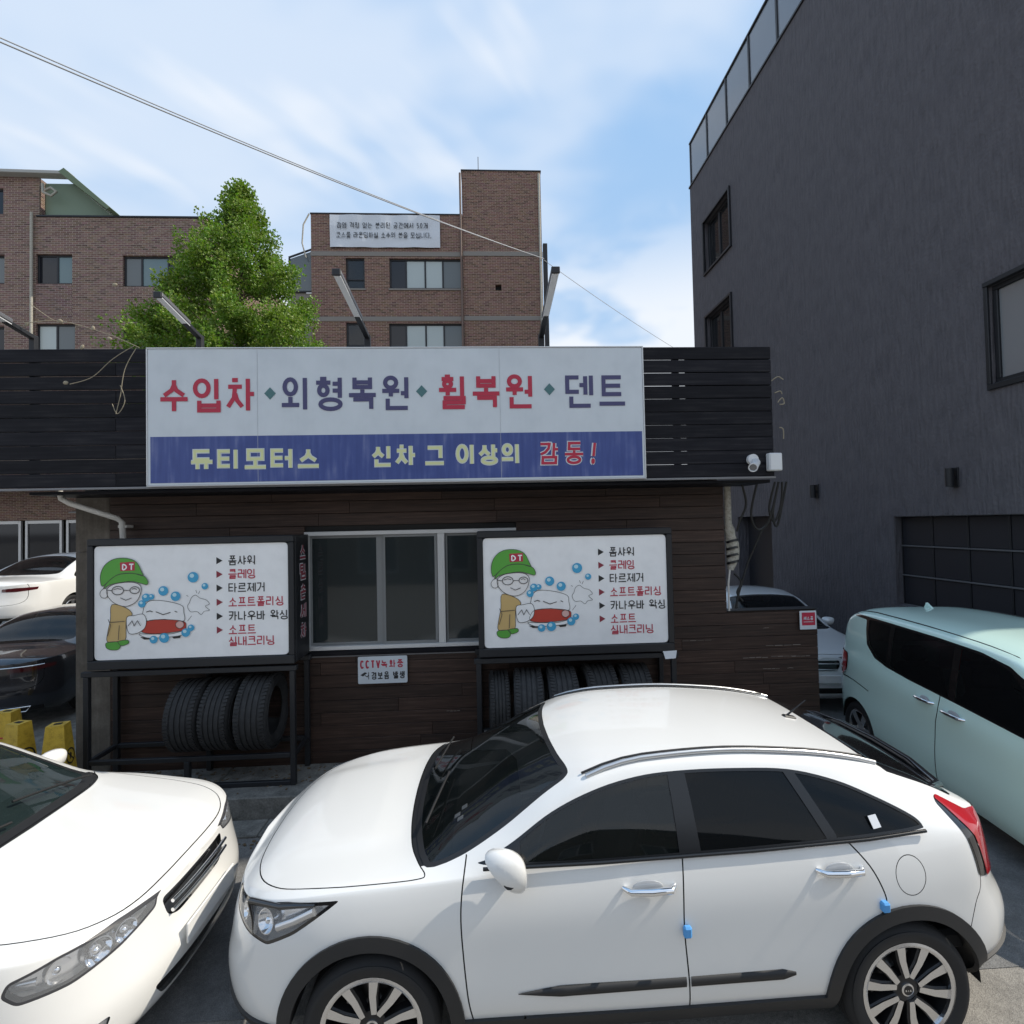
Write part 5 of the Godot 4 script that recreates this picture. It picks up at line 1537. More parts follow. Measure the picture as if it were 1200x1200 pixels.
func make_houses() -> void:
	# dark rendered house on the right
	var H := 12.55
	var d := thing("dark_building", "tall charcoal rendered building with few windows filling the right side", "building", Vector3(6.2, 0, -4.5))
	var L := 10.1
	# sheet facing -x: local x runs from the far end (z = -L) towards the street
	var X := Transform3D(Basis(Vector3(0, 0, 1), Vector3(0, 1, 0), Vector3(-1, 0, 0)), Vector3(0, 0, -L))
	var zz := func(z: float) -> float: return z + 4.5 + L       # world z to place along the sheet
	var w1 := Rect2(zz.call(-13.72), 9.58, 1.47, 1.40); var w2 := Rect2(zz.call(-13.75), 6.75, 1.42, 1.60)
	var w3 := Rect2(zz.call(-5.90), 4.34, 1.2, 1.20); var gar := Rect2(zz.call(-7.5), 1.42, 2.7, 1.33); var door := Rect2(zz.call(-12.35), 0.0, 1.5, 2.82)
	part("side_wall", holed(X, L, H, [w1, w2, w3, gar, door], .32), M.dark_render, d)
	var rest := Surf.new()
	rest.quad(Vector3(0, 0, 0), Vector3(10, 0, 0), Vector3(10, H, 0), Vector3(0, H, 0), Vector3(0, 0, 1))
	rest.quad(Vector3(0, 0, -L), Vector3(10, 0, -L), Vector3(10, H, -L), Vector3(0, H, -L), Vector3(0, 0, -1))
	rest.quad(Vector3(10, 0, -L), Vector3(10, 0, 0), Vector3(10, H, 0), Vector3(10, H, -L), Vector3(1, 0, 0))
	part("outer_wall", rest, M.dark_render, d)
	part("roof", Surf.new().span(Vector3(.01, H - .2, -L + .01), Vector3(9.99, H - .02, -.01)), M.roofing, d)
	part("coping", Surf.new().span(Vector3(-.03, H, -L - .03), Vector3(.3, H + .06, .03), .01), M.dark_metal, d)
	for wn in [[w1, [.45]], [w2, [.45]]]:
		window_in(d, X, wn[0], .16, wn[1], M.dark_metal, [M.sky_glass, M.sky_glass], .09, M.curtain_rose)
		var sr := Surf.new()
		var r: Rect2 = wn[0]
		sr.add(Surf.new().span(Vector3(r.position.x - .06, r.position.y - .06, -.02), Vector3(r.end.x + .06, r.position.y, .05), .005).span(Vector3(r.position.x - .06, r.end.y, -.02), Vector3(r.end.x + .06, r.end.y + .06, .05), .005).span(Vector3(r.position.x - .06, r.position.y, -.02), Vector3(r.position.x, r.end.y, .05), .005).span(Vector3(r.end.x, r.position.y, -.02), Vector3(r.end.x + .06, r.end.y, .05), .005), X)
		part("surround", sr, M.dark_metal, d)
	window_in(d, X, w3, .10, [.55], M.dark_metal, [M.pale_glass, M.pale_glass], .06)
	var s3 := Surf.new()
	s3.add(Surf.new().span(Vector3(w3.position.x - .05, w3.position.y - .07, -.02), Vector3(w3.end.x + .05, w3.position.y, .03), .006).span(Vector3(w3.position.x - .05, w3.end.y, -.02), Vector3(w3.end.x + .05, w3.end.y + .06, .04), .006).span(Vector3(w3.position.x - .05, w3.position.y, -.02), Vector3(w3.position.x, w3.end.y, .03), .006), X)
	part("surround", s3, M.dark_metal, d)
	# louvred panels of the garage opening
	for i in 5:
		for j in 3:
			var pw := gar.size.x / 5; var ph := gar.size.y / 3
			var pn := Surf.new()
			pn.add(Surf.new().span(Vector3(gar.position.x + i * pw + .012, gar.position.y + j * ph + .012, -.16), Vector3(gar.position.x + (i + 1) * pw - .012, gar.position.y + (j + 1) * ph - .012, -.12), .008), X)
			part("panel", pn, M.dark_panel, d)
	for j in 4:
		var bar := Surf.new()
		var y: float = gar.position.y + j * gar.size.y / 3
		bar.add(Surf.new().span(Vector3(gar.position.x, y - .011, -.17), Vector3(gar.end.x, y + .011, -.10), .003), X)
		part("rail", bar, M.rail_grey, d)
	for i in 6:
		var bar := Surf.new()
		var xx: float = gar.position.x + i * gar.size.x / 5
		bar.add(Surf.new().span(Vector3(xx - .009, gar.position.y + .012, -.165), Vector3(xx + .009, gar.end.y - .012, -.112), .003), X)
		part("mullion", bar, M.dark_metal, d)
	var dl := Surf.new()
	dl.add(Surf.new().span(Vector3(door.position.x, 0, -.3), Vector3(door.end.x, door.end.y, -.26), .004), X)
	part("door", dl, M.dark_panel, d)
	for z in [-9.27, -6.44]:
		var lp := group_part("wall_lamp", d)
		var ls := Surf.new()
		var lx: float = zz.call(z)
		ls.add(Surf.new().span(Vector3(lx - .05, 3.12, .002), Vector3(lx + .05, 3.38, .02), .004).tube([Vector3(lx, 3.13, .09), Vector3(lx, 3.37, .09)], .05, 14).span(Vector3(lx - .02, 3.22, .02), Vector3(lx + .02, 3.27, .06), .004), X)
		part("fitting", ls, M.dark_metal, lp)
	# glass balustrade along the roof edge
	var n := 9
	for i in n:
		var z0: float = -L + i * L / n; var z1: float = -L + (i + 1) * L / n
		var pn := part("balustrade_pane", Surf.new().span(Vector3(.05, H + .10, z0 + .05), Vector3(.062, H + 1.32, z1 - .05)), M.rail_glass, d)
	for i in n + 1:
		var z: float = -L + i * L / n
		part("balustrade_post", Surf.new().span(Vector3(.03, H + .06, z - .03), Vector3(.09, H + 1.34, z + .03), .004), M.dark_metal, d)
	part("handrail", Surf.new().span(Vector3(.02, H + 1.345, -L - .04), Vector3(.10, H + 1.39, .04), .004), M.dark_metal, d)
	part("bottom_rail", Surf.new().span(Vector3(.03, H + .062, -L + .04), Vector3(.09, H + .095, -.04), .003), M.dark_metal, d)
	part("stair_hood", Surf.new().span(Vector3(1.4, H, -6.6), Vector3(5, H + 2.6, -3.8), .02), M.curtain_rose, d)

	# brick house in the middle with a banner
	var c := thing("brick_building", "red brown brick building with a taller stair tower and white banner", "building", Vector3(-7.25, 0, -22))
	var win := [Rect2(1.45, 13.0, .80, 1.33), Rect2(3.30, 13.0, 3.17, 1.31), Rect2(1.43, 10.15, .80, 1.38), Rect2(3.25, 10.15, 3.25, 1.34), Rect2(1.43, 7.3, .80, 1.38), Rect2(3.25, 7.3, 3.25, 1.34)]
	var I := Transform3D.IDENTITY
	part("front_wall", holed(I, 6.47, 16.22, win, .16), M.brick_red, c)
	var T := Transform3D(Basis.IDENTITY, Vector3(6.47, 0, .06))
	part("tower_wall", holed(T, 3.44, 18.15, [Rect2(1.38, 12.9, .26, .26)], .2), M.brick_red, c)
	var o := Surf.new()
	o.quad(Vector3(0, 0, -9), Vector3(0, 0, 0), Vector3(0, 16.22, 0), Vector3(0, 16.22, -9), Vector3(-1, 0, 0))
	o.quad(Vector3(9.91, 0, -9), Vector3(9.91, 0, .06), Vector3(9.91, 18.15, .06), Vector3(9.91, 18.15, -9), Vector3(1, 0, 0))
	o.quad(Vector3(6.47, 16, -9), Vector3(6.47, 16, .06), Vector3(6.47, 18.15, .06), Vector3(6.47, 18.15, -9), Vector3(-1, 0, 0))
	o.quad(Vector3(0, 0, -9), Vector3(9.91, 0, -9), Vector3(9.91, 18.15, -9), Vector3(0, 18.15, -9), Vector3(0, 0, -1))
	part("outer_wall", o, M.brick_red, c)
	part("roof", Surf.new().span(Vector3(.02, 15.6, -8.98), Vector3(6.45, 15.8, -.18)).span(Vector3(6.49, 17.9, -8.98), Vector3(9.89, 18.1, -.02)), M.roofing, c)
	part("coping", Surf.new().span(Vector3(-.03, 16.22, -.25), Vector3(6.46, 16.28, .03), .01), M.dark_metal, c)
	part("tower_coping", Surf.new().span(Vector3(6.44, 18.15, -9.0), Vector3(9.94, 18.21, .09), .01), M.dark_metal, c)
	for y in [14.40, 11.58, 8.72]:
		part("concrete_band", Surf.new().span(Vector3(-.02, y, -.05), Vector3(6.46, y + .2, .025), .008), M.concrete_band, c)
		part("concrete_band", Surf.new().span(Vector3(6.475, y, -.05), Vector3(9.93, y + .2, .09), .008), M.concrete_band, c)
	for k in 6:
		var small: bool = k % 2 == 0
		var shares := [] if small else [.22, .48, .72]
		var gl := [M.sky_glass] if small else [M.dark_glass, M.blind_glass, M.blind_glass, M.grey_glass]
		var wg := window_in(c, I, win[k], .14, shares, M.dark_metal, gl, .07, M.curtain_grey)
		if small: part("transom", Surf.new().span(Vector3(win[k].position.x + .07, win[k].position.y + .38, -.14), Vector3(win[k].end.x - .07, win[k].position.y + .44, -.07), .005), M.dark_metal, wg)
		part("sill", Surf.new().span(Vector3(win[k].position.x - .04, win[k].position.y - .08, -.1), Vector3(win[k].end.x + .04, win[k].position.y - .005, .04), .008), M.concrete_band, wg)
	part("vent", Surf.new().span(Vector3(7.86, 12.9, -.12), Vector3(8.1, 13.14, -.1)), M.gap, c)
	part("down_pipe", Surf.new().tube([Vector3(6.40, 18.0, .14), Vector3(6.40, 9, .14), Vector3(6.40, 0, .14)], .045, 8), M.pipe_brown, c)
	part("down_pipe", Surf.new().tube([Vector3(9.82, 18.0, .16), Vector3(9.82, 14.2, .16), Vector3(9.82, 0, .16)], .05, 8), M.pvc_old, c)
	part("cable_tray", Surf.new().span(Vector3(9.96, 0, -.1), Vector3(10.15, 15.0, .05), .01), M.dark_metal, c)
	part("antenna", Surf.new().tube([Vector3(7.2, 18.15, -1), Vector3(7.2, 19.55, -1)], .018, 6).tube([Vector3(6.98, 18.8, -1), Vector3(7.2, 18.15, -1)], .008, 5), M.steel_dark, c)
	part("hose", Surf.new().tube([Vector3(-.05, 16.2, .05), Vector3(-.28, 15.7, .1), Vector3(-.34, 14.9, .1), Vector3(-.2, 14.3, .05)], .03, 6), M.pvc_old, c)
	var bay := group_part("glass_bay", c)
	part("bay_frame", Surf.new().beam(Vector3(-.95, 12.9, -.1), Vector3(-.95, 14.35, -.1), .06, .06).beam(Vector3(-.98, 14.38, -.1), Vector3(.02, 14.75, -.1), .06, .06).beam(Vector3(-.95, 12.9, -.1), Vector3(0, 12.9, -.1), .06, .06), M.dark_metal, bay)
	part("pane", Surf.new().prism(P2([-.92, 12.93, -.02, 12.93, -.02, 14.65, -.92, 14.33]), Transform3D(Basis.IDENTITY, Vector3(0, 0, -.12)), .012), M.grey_glass, bay)
	part("bay_side", Surf.new().span(Vector3(-.94, 9.5, -2.0), Vector3(-.9, 14.3, -.14)), M.dark_glass, bay)
	part("bay_base", Surf.new().span(Vector3(-.95, 0, -2.0), Vector3(-.02, 12.86, -.15)), M.concrete_band, bay)
	var bn := thing("banner", "white cloth banner with two lines of Korean text on the brick parapet", "banner", Vector3(-4.09, 14.76, -21.93))
	var cl := Surf.new()
	for i in 24:
		for j in 6:
			var f := func(a: int, b: int) -> Vector3: return Vector3(-2.34 + 4.68 * a / 24.0, 1.41 * b / 6.0, .015 * sin(a * 1.1 + b * .4) + .012 * sin(a * .43 - b * 1.2))
			cl.quad(f.call(i, j), f.call(i + 1, j), f.call(i + 1, j + 1), f.call(i, j + 1), Vector3(0, 0, 1))
	part("cloth", cl, M.banner, bn)
	var BX := Transform3D(Basis.IDENTITY, Vector3(0, 0, .045))
	write("감염 걱정 없는 분리된 공간에서 50개", -2.05, .80, .205, .26, .222, .025, BX, 0.0, null, 0.0, false, .45, bn, "print_black")
	write("코스를 라운딩하실 소수의 분을 모십니다.", -2.08, .38, .205, .26, .213, .025, BX, 0.0, null, 0.0, false, .45, bn, "print_black")

	# brick house on the left
	var l := thing("brick_house", "brown brick building with a green metal roof on the left", "building", Vector3(-30, 0, -20))
	var wl := [Rect2(13.18, 12.22, 1.32, 1.14), Rect2(16.35, 12.12, 2.05, 1.2), Rect2(13.18, 9.2, 1.42, 1.5), Rect2(16.35, 9.2, 2.05, 1.3), Rect2(10.3, 12.22, 1.75, 1.1), Rect2(10.3, 9.2, 1.75, 1.4), Rect2(4.0, .87, 13.2, 3.83)]
	part("front_wall", holed(I, 19.47, 14.78, wl, .2), M.brick_brown, l)
	part("upper_wall", holed(Transform3D(Basis.IDENTITY, Vector3(0, 14.78, 0)), 13.3, 1.55, [Rect2(10.6, .1, 1.4, 1.0)], .2), M.brick_brown, l)
	var lo := Surf.new()
	lo.quad(Vector3(19.47, 0, 0), Vector3(19.47, 0, -10), Vector3(19.47, 14.78, -10), Vector3(19.47, 14.78, 0), Vector3(1, 0, 0))
	lo.quad(Vector3(13.3, 14.7, 0), Vector3(13.3, 14.7, -8), Vector3(13.3, 16.3, -8), Vector3(13.3, 16.3, 0), Vector3(1, 0, 0))
	lo.quad(Vector3(0, 0, -10), Vector3(19.47, 0, -10), Vector3(19.47, 14.78, -10), Vector3(0, 14.78, -10), Vector3(0, 0, -1))
	part("outer_wall", lo, M.brick_brown, l)
	part("coping", Surf.new().span(Vector3(13.2, 14.782, -.3), Vector3(19.5, 14.85, .04), .01), M.dark_metal, l)
	part("flat_roof", Surf.new().span(Vector3(.1, 14.2, -9.9), Vector3(19.4, 14.4, -.25)), M.roofing, l)
	part("eave", Surf.new().beam(Vector3(0, 16.62, .10), Vector3(14.55, 16.34, .10), .35, .12, .01), M.eave_grey, l)
	var grn := Surf.new()
	grn.prism(P2([14.5, 16.42, 16.15, 14.95, 16.05, 14.87, 14.3, 16.28]), Transform3D(Basis.IDENTITY, Vector3(0, 0, -7)), 7.4)
	part("green_roof", grn, M.green_metal, l)
	part("green_roof", Surf.new().prism(P2([13.5, 16.10, 14.9, 14.95, 14.8, 14.86, 13.32, 16.0]), Transform3D(Basis.IDENTITY, Vector3(0, 0, -7)), 6.6), M.green_metal, l)
	part("gable_panel", Surf.new().prism(P2([13.32, 14.86, 15.95, 14.86, 14.35, 16.24, 13.32, 16.24]), Transform3D(Basis.IDENTITY, Vector3(0, 0, -.35)), .1), M.green_panel, l)
	part("roof_junk", Surf.new().ball(Vector3(15.0, 14.98, -.6), Vector3(.36, .22, .3), 9, 6).ball(Vector3(15.35, 14.92, -.6), Vector3(.3, .15, .3), 9, 6), M.sign_white, l).set_meta("kind", "stuff")
	part("roof_hose", Surf.new().tube([Vector3(13.5, 16.0, .1), Vector3(13.55, 15.65, .15), Vector3(13.85, 15.5, .15), Vector3(14.0, 15.7, .1), Vector3(13.8, 15.85, .1), Vector3(13.6, 15.75, .1)], .05, 6), M.pvc_old, l)
	part("down_pipe", Surf.new().tube([Vector3(13.1, 14.9, .1), Vector3(13.1, 8, .1), Vector3(13.1, 4.8, .1)], .05, 8), M.pvc_old, l)
	for k in 6:
		window_in(l, I, wl[k], .14, [[.55], [.32, .8], [.5], [.4], [.5], [.5]][k], M.dark_metal, [[M.dark_glass, M.teal_glass], [M.grey_glass, M.teal_glass, M.dark_glass], [M.blind_glass, M.grey_glass], [M.dark_glass, M.grey_glass], [M.dark_glass, M.grey_glass], [M.grey_glass, M.dark_glass]][k], .07, M.curtain_grey)
		part("spandrel", Surf.new().span(Vector3(wl[k].position.x, wl[k].position.y - 1.3, -.02), Vector3(wl[k].end.x, wl[k].position.y - .01, .012)), M.brick_pale, l) if k in [0] else null
	window_in(l, Transform3D(Basis.IDENTITY, Vector3(0, 14.78, 0)), Rect2(10.6, .1, 1.4, 1.0), .14, [.5], M.dark_metal, [M.grey_glass, M.dark_glass], .07, M.curtain_grey)
	# glazed ground floor under a dark band
	part("shop_band", Surf.new().span(Vector3(4.0, 3.35, -2.6), Vector3(17.2, 4.7, -2.4)), M.brick_brown, l)
	part("bay_lining", Surf.new().span(Vector3(3.9, 4.71, -5), Vector3(17.3, 4.8, -.21)).span(Vector3(3.9, .7, -5), Vector3(3.99, 4.7, -.21)).span(Vector3(17.21, .7, -5), Vector3(17.3, 4.7, -.21)), M.concrete1, l)
	part("band_strip", Surf.new().span(Vector3(12.5, 3.62, -2.399), Vector3(14.0, 3.68, -2.38), .004), M.alu_grey, l)
	var sf := Surf.new()
	for i in 9:
		var fx := 4.0 + i * 1.65
		var gd := group_part("glass_door", l, Vector3(0, 0, -2.1))
		part("frame", Surf.new().span(Vector3(fx + .06, 1.1, -.5), Vector3(fx + .16, 3.34, -.4), .006).span(Vector3(fx + 1.44, 1.1, -.5), Vector3(fx + 1.54, 3.34, -.4), .006).span(Vector3(fx + .16, 3.2, -.5), Vector3(fx + 1.44, 3.34, -.4), .006).span(Vector3(fx + .16, 1.1, -.5), Vector3(fx + 1.44, 1.3, -.4), .006), M.alu, gd)
		part("pane", Surf.new().span(Vector3(fx + .16, 1.3, -.46), Vector3(fx + 1.44, 3.2, -.45)), M.dark_glass, gd)
	part("interior_back", Surf.new().span(Vector3(4.0, .8, -5.0), Vector3(17.2, 4.7, -4.9)), M.concrete1, l)
	part("interior_floor", Surf.new().span(Vector3(4.0, .80, -4.9), Vector3(17.2, .868, -.2)), M.concrete2, l)
	# house across the street, seen only in glass and paint
	var op := thing("opposite_house", "dull brown low house across the street behind the viewer", "building", Vector3(-14, 0, 13))
	var OX := Transform3D(Basis(Vector3(-1, 0, 0), Vector3(0, 1, 0), Vector3(0, 0, -1)), Vector3(28, 0, 0))
	var ow := []
	for i in 8:
		ow.append(Rect2(1.2 + i * 3.4, 4.2, 1.6, 1.4)); ow.append(Rect2(1.2 + i * 3.4, .6, 1.9, 2.2))
	part("front_wall", holed(OX, 28, 7.0, ow, .2), M.beige_wall, op)
	for r in ow: window_in(op, OX, r, .15, [.5], M.alu, [M.dark_glass, M.grey_glass], .07)
	part("roof", Surf.new().span(Vector3(0, 7.0, .0), Vector3(28, 7.2, 8), .02), M.roofing, op)
	part("body", Surf.new().span(Vector3(.01, 0, .5), Vector3(27.99, 6.98, 8)), M.beige_wall, op)

# ------------------------------------------------------------------ ground
func make_ground() -> void:
	structure("ground", Surf.new().quad(Vector3(-160, 0, -160), Vector3(160, 0, -160), Vector3(160, 0, 160), Vector3(-160, 0, 160), Vector3.UP), M.road)
	# darker strip along the shop, with the gutter and the raised slab
	structure("parking_strip", Surf.new().quad(Vector3(-30, .004, -4.74), Vector3(6.1, .004, -4.74), Vector3(6.1, .004, -3.02), Vector3(-30, .004, -3.02), Vector3.UP).quad(Vector3(3.8, .004, -20), Vector3(6.19, .004, -20), Vector3(6.19, .004, -4.74), Vector3(3.8, .004, -4.74), Vector3.UP), M.asphalt)
	var gt := Node3D.new()
	gt.name = "gutter"; add_child(gt); gt.set_meta("kind", "structure")
	var rng := RandomNumberGenerator.new()
	rng.seed = 9
	var sm = Surf.new().box(Vector3.ZERO, Vector3(.992, .04, .26), .008).mesh()
	for i in 13: part("kerb_stone", sm, M["concrete%d" % (i % 3)], gt, Vector3(-8.6 + i * 1.0, .004 + rng.randf_range(-.003, .003), -4.88))
	var pl := Node3D.new()
	pl.name = "shop_plinth"; add_child(pl); pl.set_meta("kind", "structure")
	var cuts := [-4.12, -2.75, -1.35, .1, 1.5, 2.9, 3.8]
	for k in cuts.size() - 1:
		part("slab", Surf.new().span(Vector3(cuts[k] + .003, 0, -5.69), Vector3(cuts[k + 1] - .003, .22, -5.03 + rng.randf_range(-.006, .006)), .012), M["concrete%d" % (k % 3)], pl)
	# litter of leaves and grit in the gutter
	var lv := Surf.new()
	for i in 260:
		var p := Vector3(rng.randf_range(-3.6, 3.4), 0, -4.66 + rng.randf_range(-.09, .16) * rng.randf())
		p.y = .03 if p.z < -4.75 else .012
		lv.add(Surf.new().box(Vector3.ZERO, Vector3(rng.randf_range(.01, .035), .004, rng.randf_range(.008, .02)), 0.0), Transform3D(Basis(Vector3(0, 1, 0), rng.randf() * TAU) * Basis(Vector3(1, 0, 0), rng.randf_range(-.4, .4)), p))
	for i in 160:
		var p := Vector3(rng.randf_range(-4.0, -1.3), .226, rng.randf_range(-5.66, -5.1))
		lv.add(Surf.new().box(Vector3.ZERO, Vector3(rng.randf_range(.008, .04), .005, rng.randf_range(.008, .025)), 0.0), Transform3D(Basis(Vector3(0, 1, 0), rng.randf() * TAU), p))
	var lo := part("leaf_litter", lv, M.litter, self)
	tag(lo, "dry leaves and grit lying along the gutter and the slab", "litter")
	lo.set_meta("kind", "stuff")
	# yard on the left climbs away from the street
	var y := Surf.new()
	var prof := [[-5.02, .006], [-8.0, .03], [-22, .05]]
	for k in prof.size() - 1:
		y.quad(Vector3(-34, prof[k][1], prof[k][0]), Vector3(-4.395, prof[k][1], prof[k][0]), Vector3(-4.395, prof[k + 1][1], prof[k + 1][0]), Vector3(-34, prof[k + 1][1], prof[k + 1][0]), Vector3.UP)
		y.quad(Vector3(-4.396, -.1, prof[k][0]), Vector3(-4.396, prof[k][1], prof[k][0]), Vector3(-4.396, prof[k + 1][1], prof[k + 1][0]), Vector3(-4.396, -.1, prof[k + 1][0]), Vector3(1, 0, 0))
	structure("yard", y, M.concrete1)
	structure("terrace", Surf.new().span(Vector3(-34, 0, -22), Vector3(-7.75, .85, -9.5), .02), M.concrete2)
	structure("back_yard", Surf.new().span(Vector3(-4.39, -.1, -22), Vector3(3.5, 1.0, -9.75)), M.concrete0)

func make_yard_things() -> void:
	var no := 0
	for s in [[-4.0, -5.0, .25, "yellow no parking stand nearest the taupe pier"], [-4.42, -5.08, -.2, "yellow no parking stand in the middle of three"], [-4.82, -5.42, .1, "yellow no parking stand at the picture's left edge"]]:
		var g := thing("no_parking_stand", s[3], "stand", Vector3(s[0], .0, s[1]), s[2], "yellow no parking stands")
		var h := .99
		var b := Surf.new()
		var lo := Vector2(.145, .14); var hi := Vector2(.07, .06)
		var cs := []
		for k in [[-1, -1], [1, -1], [1, 1], [-1, 1]]: cs.append([Vector3(k[0] * lo.x, .03, k[1] * lo.y), Vector3(k[0] * hi.x, h, k[1] * hi.y)])
		for k in 4:
			var a = cs[k]; var c = cs[(k + 1) % 4]
			b.quad(a[0], c[0], c[1], a[1], (a[0] + c[0]) * Vector3(1, 0, 1))
		b.quad(cs[0][1], cs[1][1], cs[2][1], cs[3][1], Vector3.UP)
		b.span(Vector3(-.17, 0, -.165), Vector3(.17, .04, .165), .01)
		part("body", b, M.yellow_plastic, g)
		part("grip", Surf.new().span(Vector3(-.03, h - .004, -.02), Vector3(.03, h + .004, .02)), M.gap, g)
		for f in [0, 1]:
			var sl := atan((lo.y - hi.y) / (h - .03)) if f == 0 else atan((lo.x - hi.x) / (h - .03))
			var bs := Basis(Vector3(0, 1, 0), 0.0 if f == 0 else PI / 2) * Basis(Vector3(1, 0, 0), -sl)
			var fx := Transform3D(bs, Vector3(0, .03, lo.y + .002) if f == 0 else Vector3(lo.x + .002, .03, 0))
			var red := Surf.new(); var blk := Surf.new()
			var ring := disc(0, .66, .066, .066, 22)
			ring.append(ring[0])
			stroke(red if f == 0 else blk, ring, .014, fx); stroke(red if f == 0 else blk, P2([-.045, .705, .045, .615]), .012, fx)
			write("P", -.022, .625, .07, .07, .05, .014, fx, .0018, blk)
			write("주차금지", -.045, .45, .09, .10, .115, .016, fx, .0, blk, 0.0, true)
			if red.p.size() > 0: part("prohibition_ring", red, M.print_red, g)
			part("lettering", blk, M.print_black, g)
		no += 1
	# sky wire across the yard
	var wr := thing("overhead_wire", "pair of thin wires sagging across the sky", "wire", Vector3(0, 10.4, -10))
	for k in 3:
		var pts := []
		var A := Vector3(-10.4, 1.78 + k * .09, 1); var B := Vector3(2.72, 3.86, -11.85)
		if k == 2:
			A = Vector3(2.72, 3.80, -11.85); B = Vector3(10.9, 1.95, -18.0)
		for i in 33:
			var f := i / 32.0
			pts.append(A.lerp(B, f) + Vector3(0, (-.22 if k < 2 else -.1) * 4 * f * (1 - f), 0))
		part("wire", Surf.new().tube(pts, [.016, .013, .012][k], 6), M.wire_grey, wr)
	# dead creeper hanging over the fascia
	var cr := thing("dead_creeper", "pale dead creeper stems hanging over the black fascia beside the signboard", "plant", Vector3(-3.5, 4.5, -5.07))
	for c in [[.25, .0, -.1, .16, -.5, .28, -.8, .24], [.2, .02, -.05, -.1, -.25, -.25, -.45, -.32], [.22, .0, .1, -.2, .05, -.45, .0, -.62], [.05, -.35, .1, -.5, .02, -.62, -.04, -.52], [-.5, .26, -.6, .3, -.75, .42]]:
		var pts := []
		for q in smooth_line(c, 6): pts.append(Vector3(q.x, q.y, .04 + .05 * sin(q.x * 5)))
		part("stem", Surf.new().tube(pts, .0035, 6), M.dry_stem, cr)
	for q in [[-.45, -.32], [-.5, .27], [-.2, .2], [-.05, .1], [.0, .62], [-.3, .02], [-.8, .24]]:
		part("dry_leaf", Surf.new().ball(Vector3(q[0], q[1], .05), Vector3(.026, .018, .01), 8, 5, Basis(Vector3(0, 0, 1), q[0] * 7)), M.dry_stem, cr)
	var st := thing("dry_stalks", "few pale curled dry stalks at the right end of the fascia", "plant", Vector3(3.0, 3.9, -5.15))
	for c in [[-.02, .28, .06, .33, .12, .30], [.02, .16, .08, .18, .1, .15], [.05, .06, .1, .11, .12, .05, .07, .04], [.06, -.2, .1, -.22, .1, -.32]]:
		var pts := []
		for q in smooth_line(c, 5): pts.append(Vector3(q.x, q.y, 0))
		part("stalk", Surf.new().tube(pts, .006, 5), M.dry_stem, st)

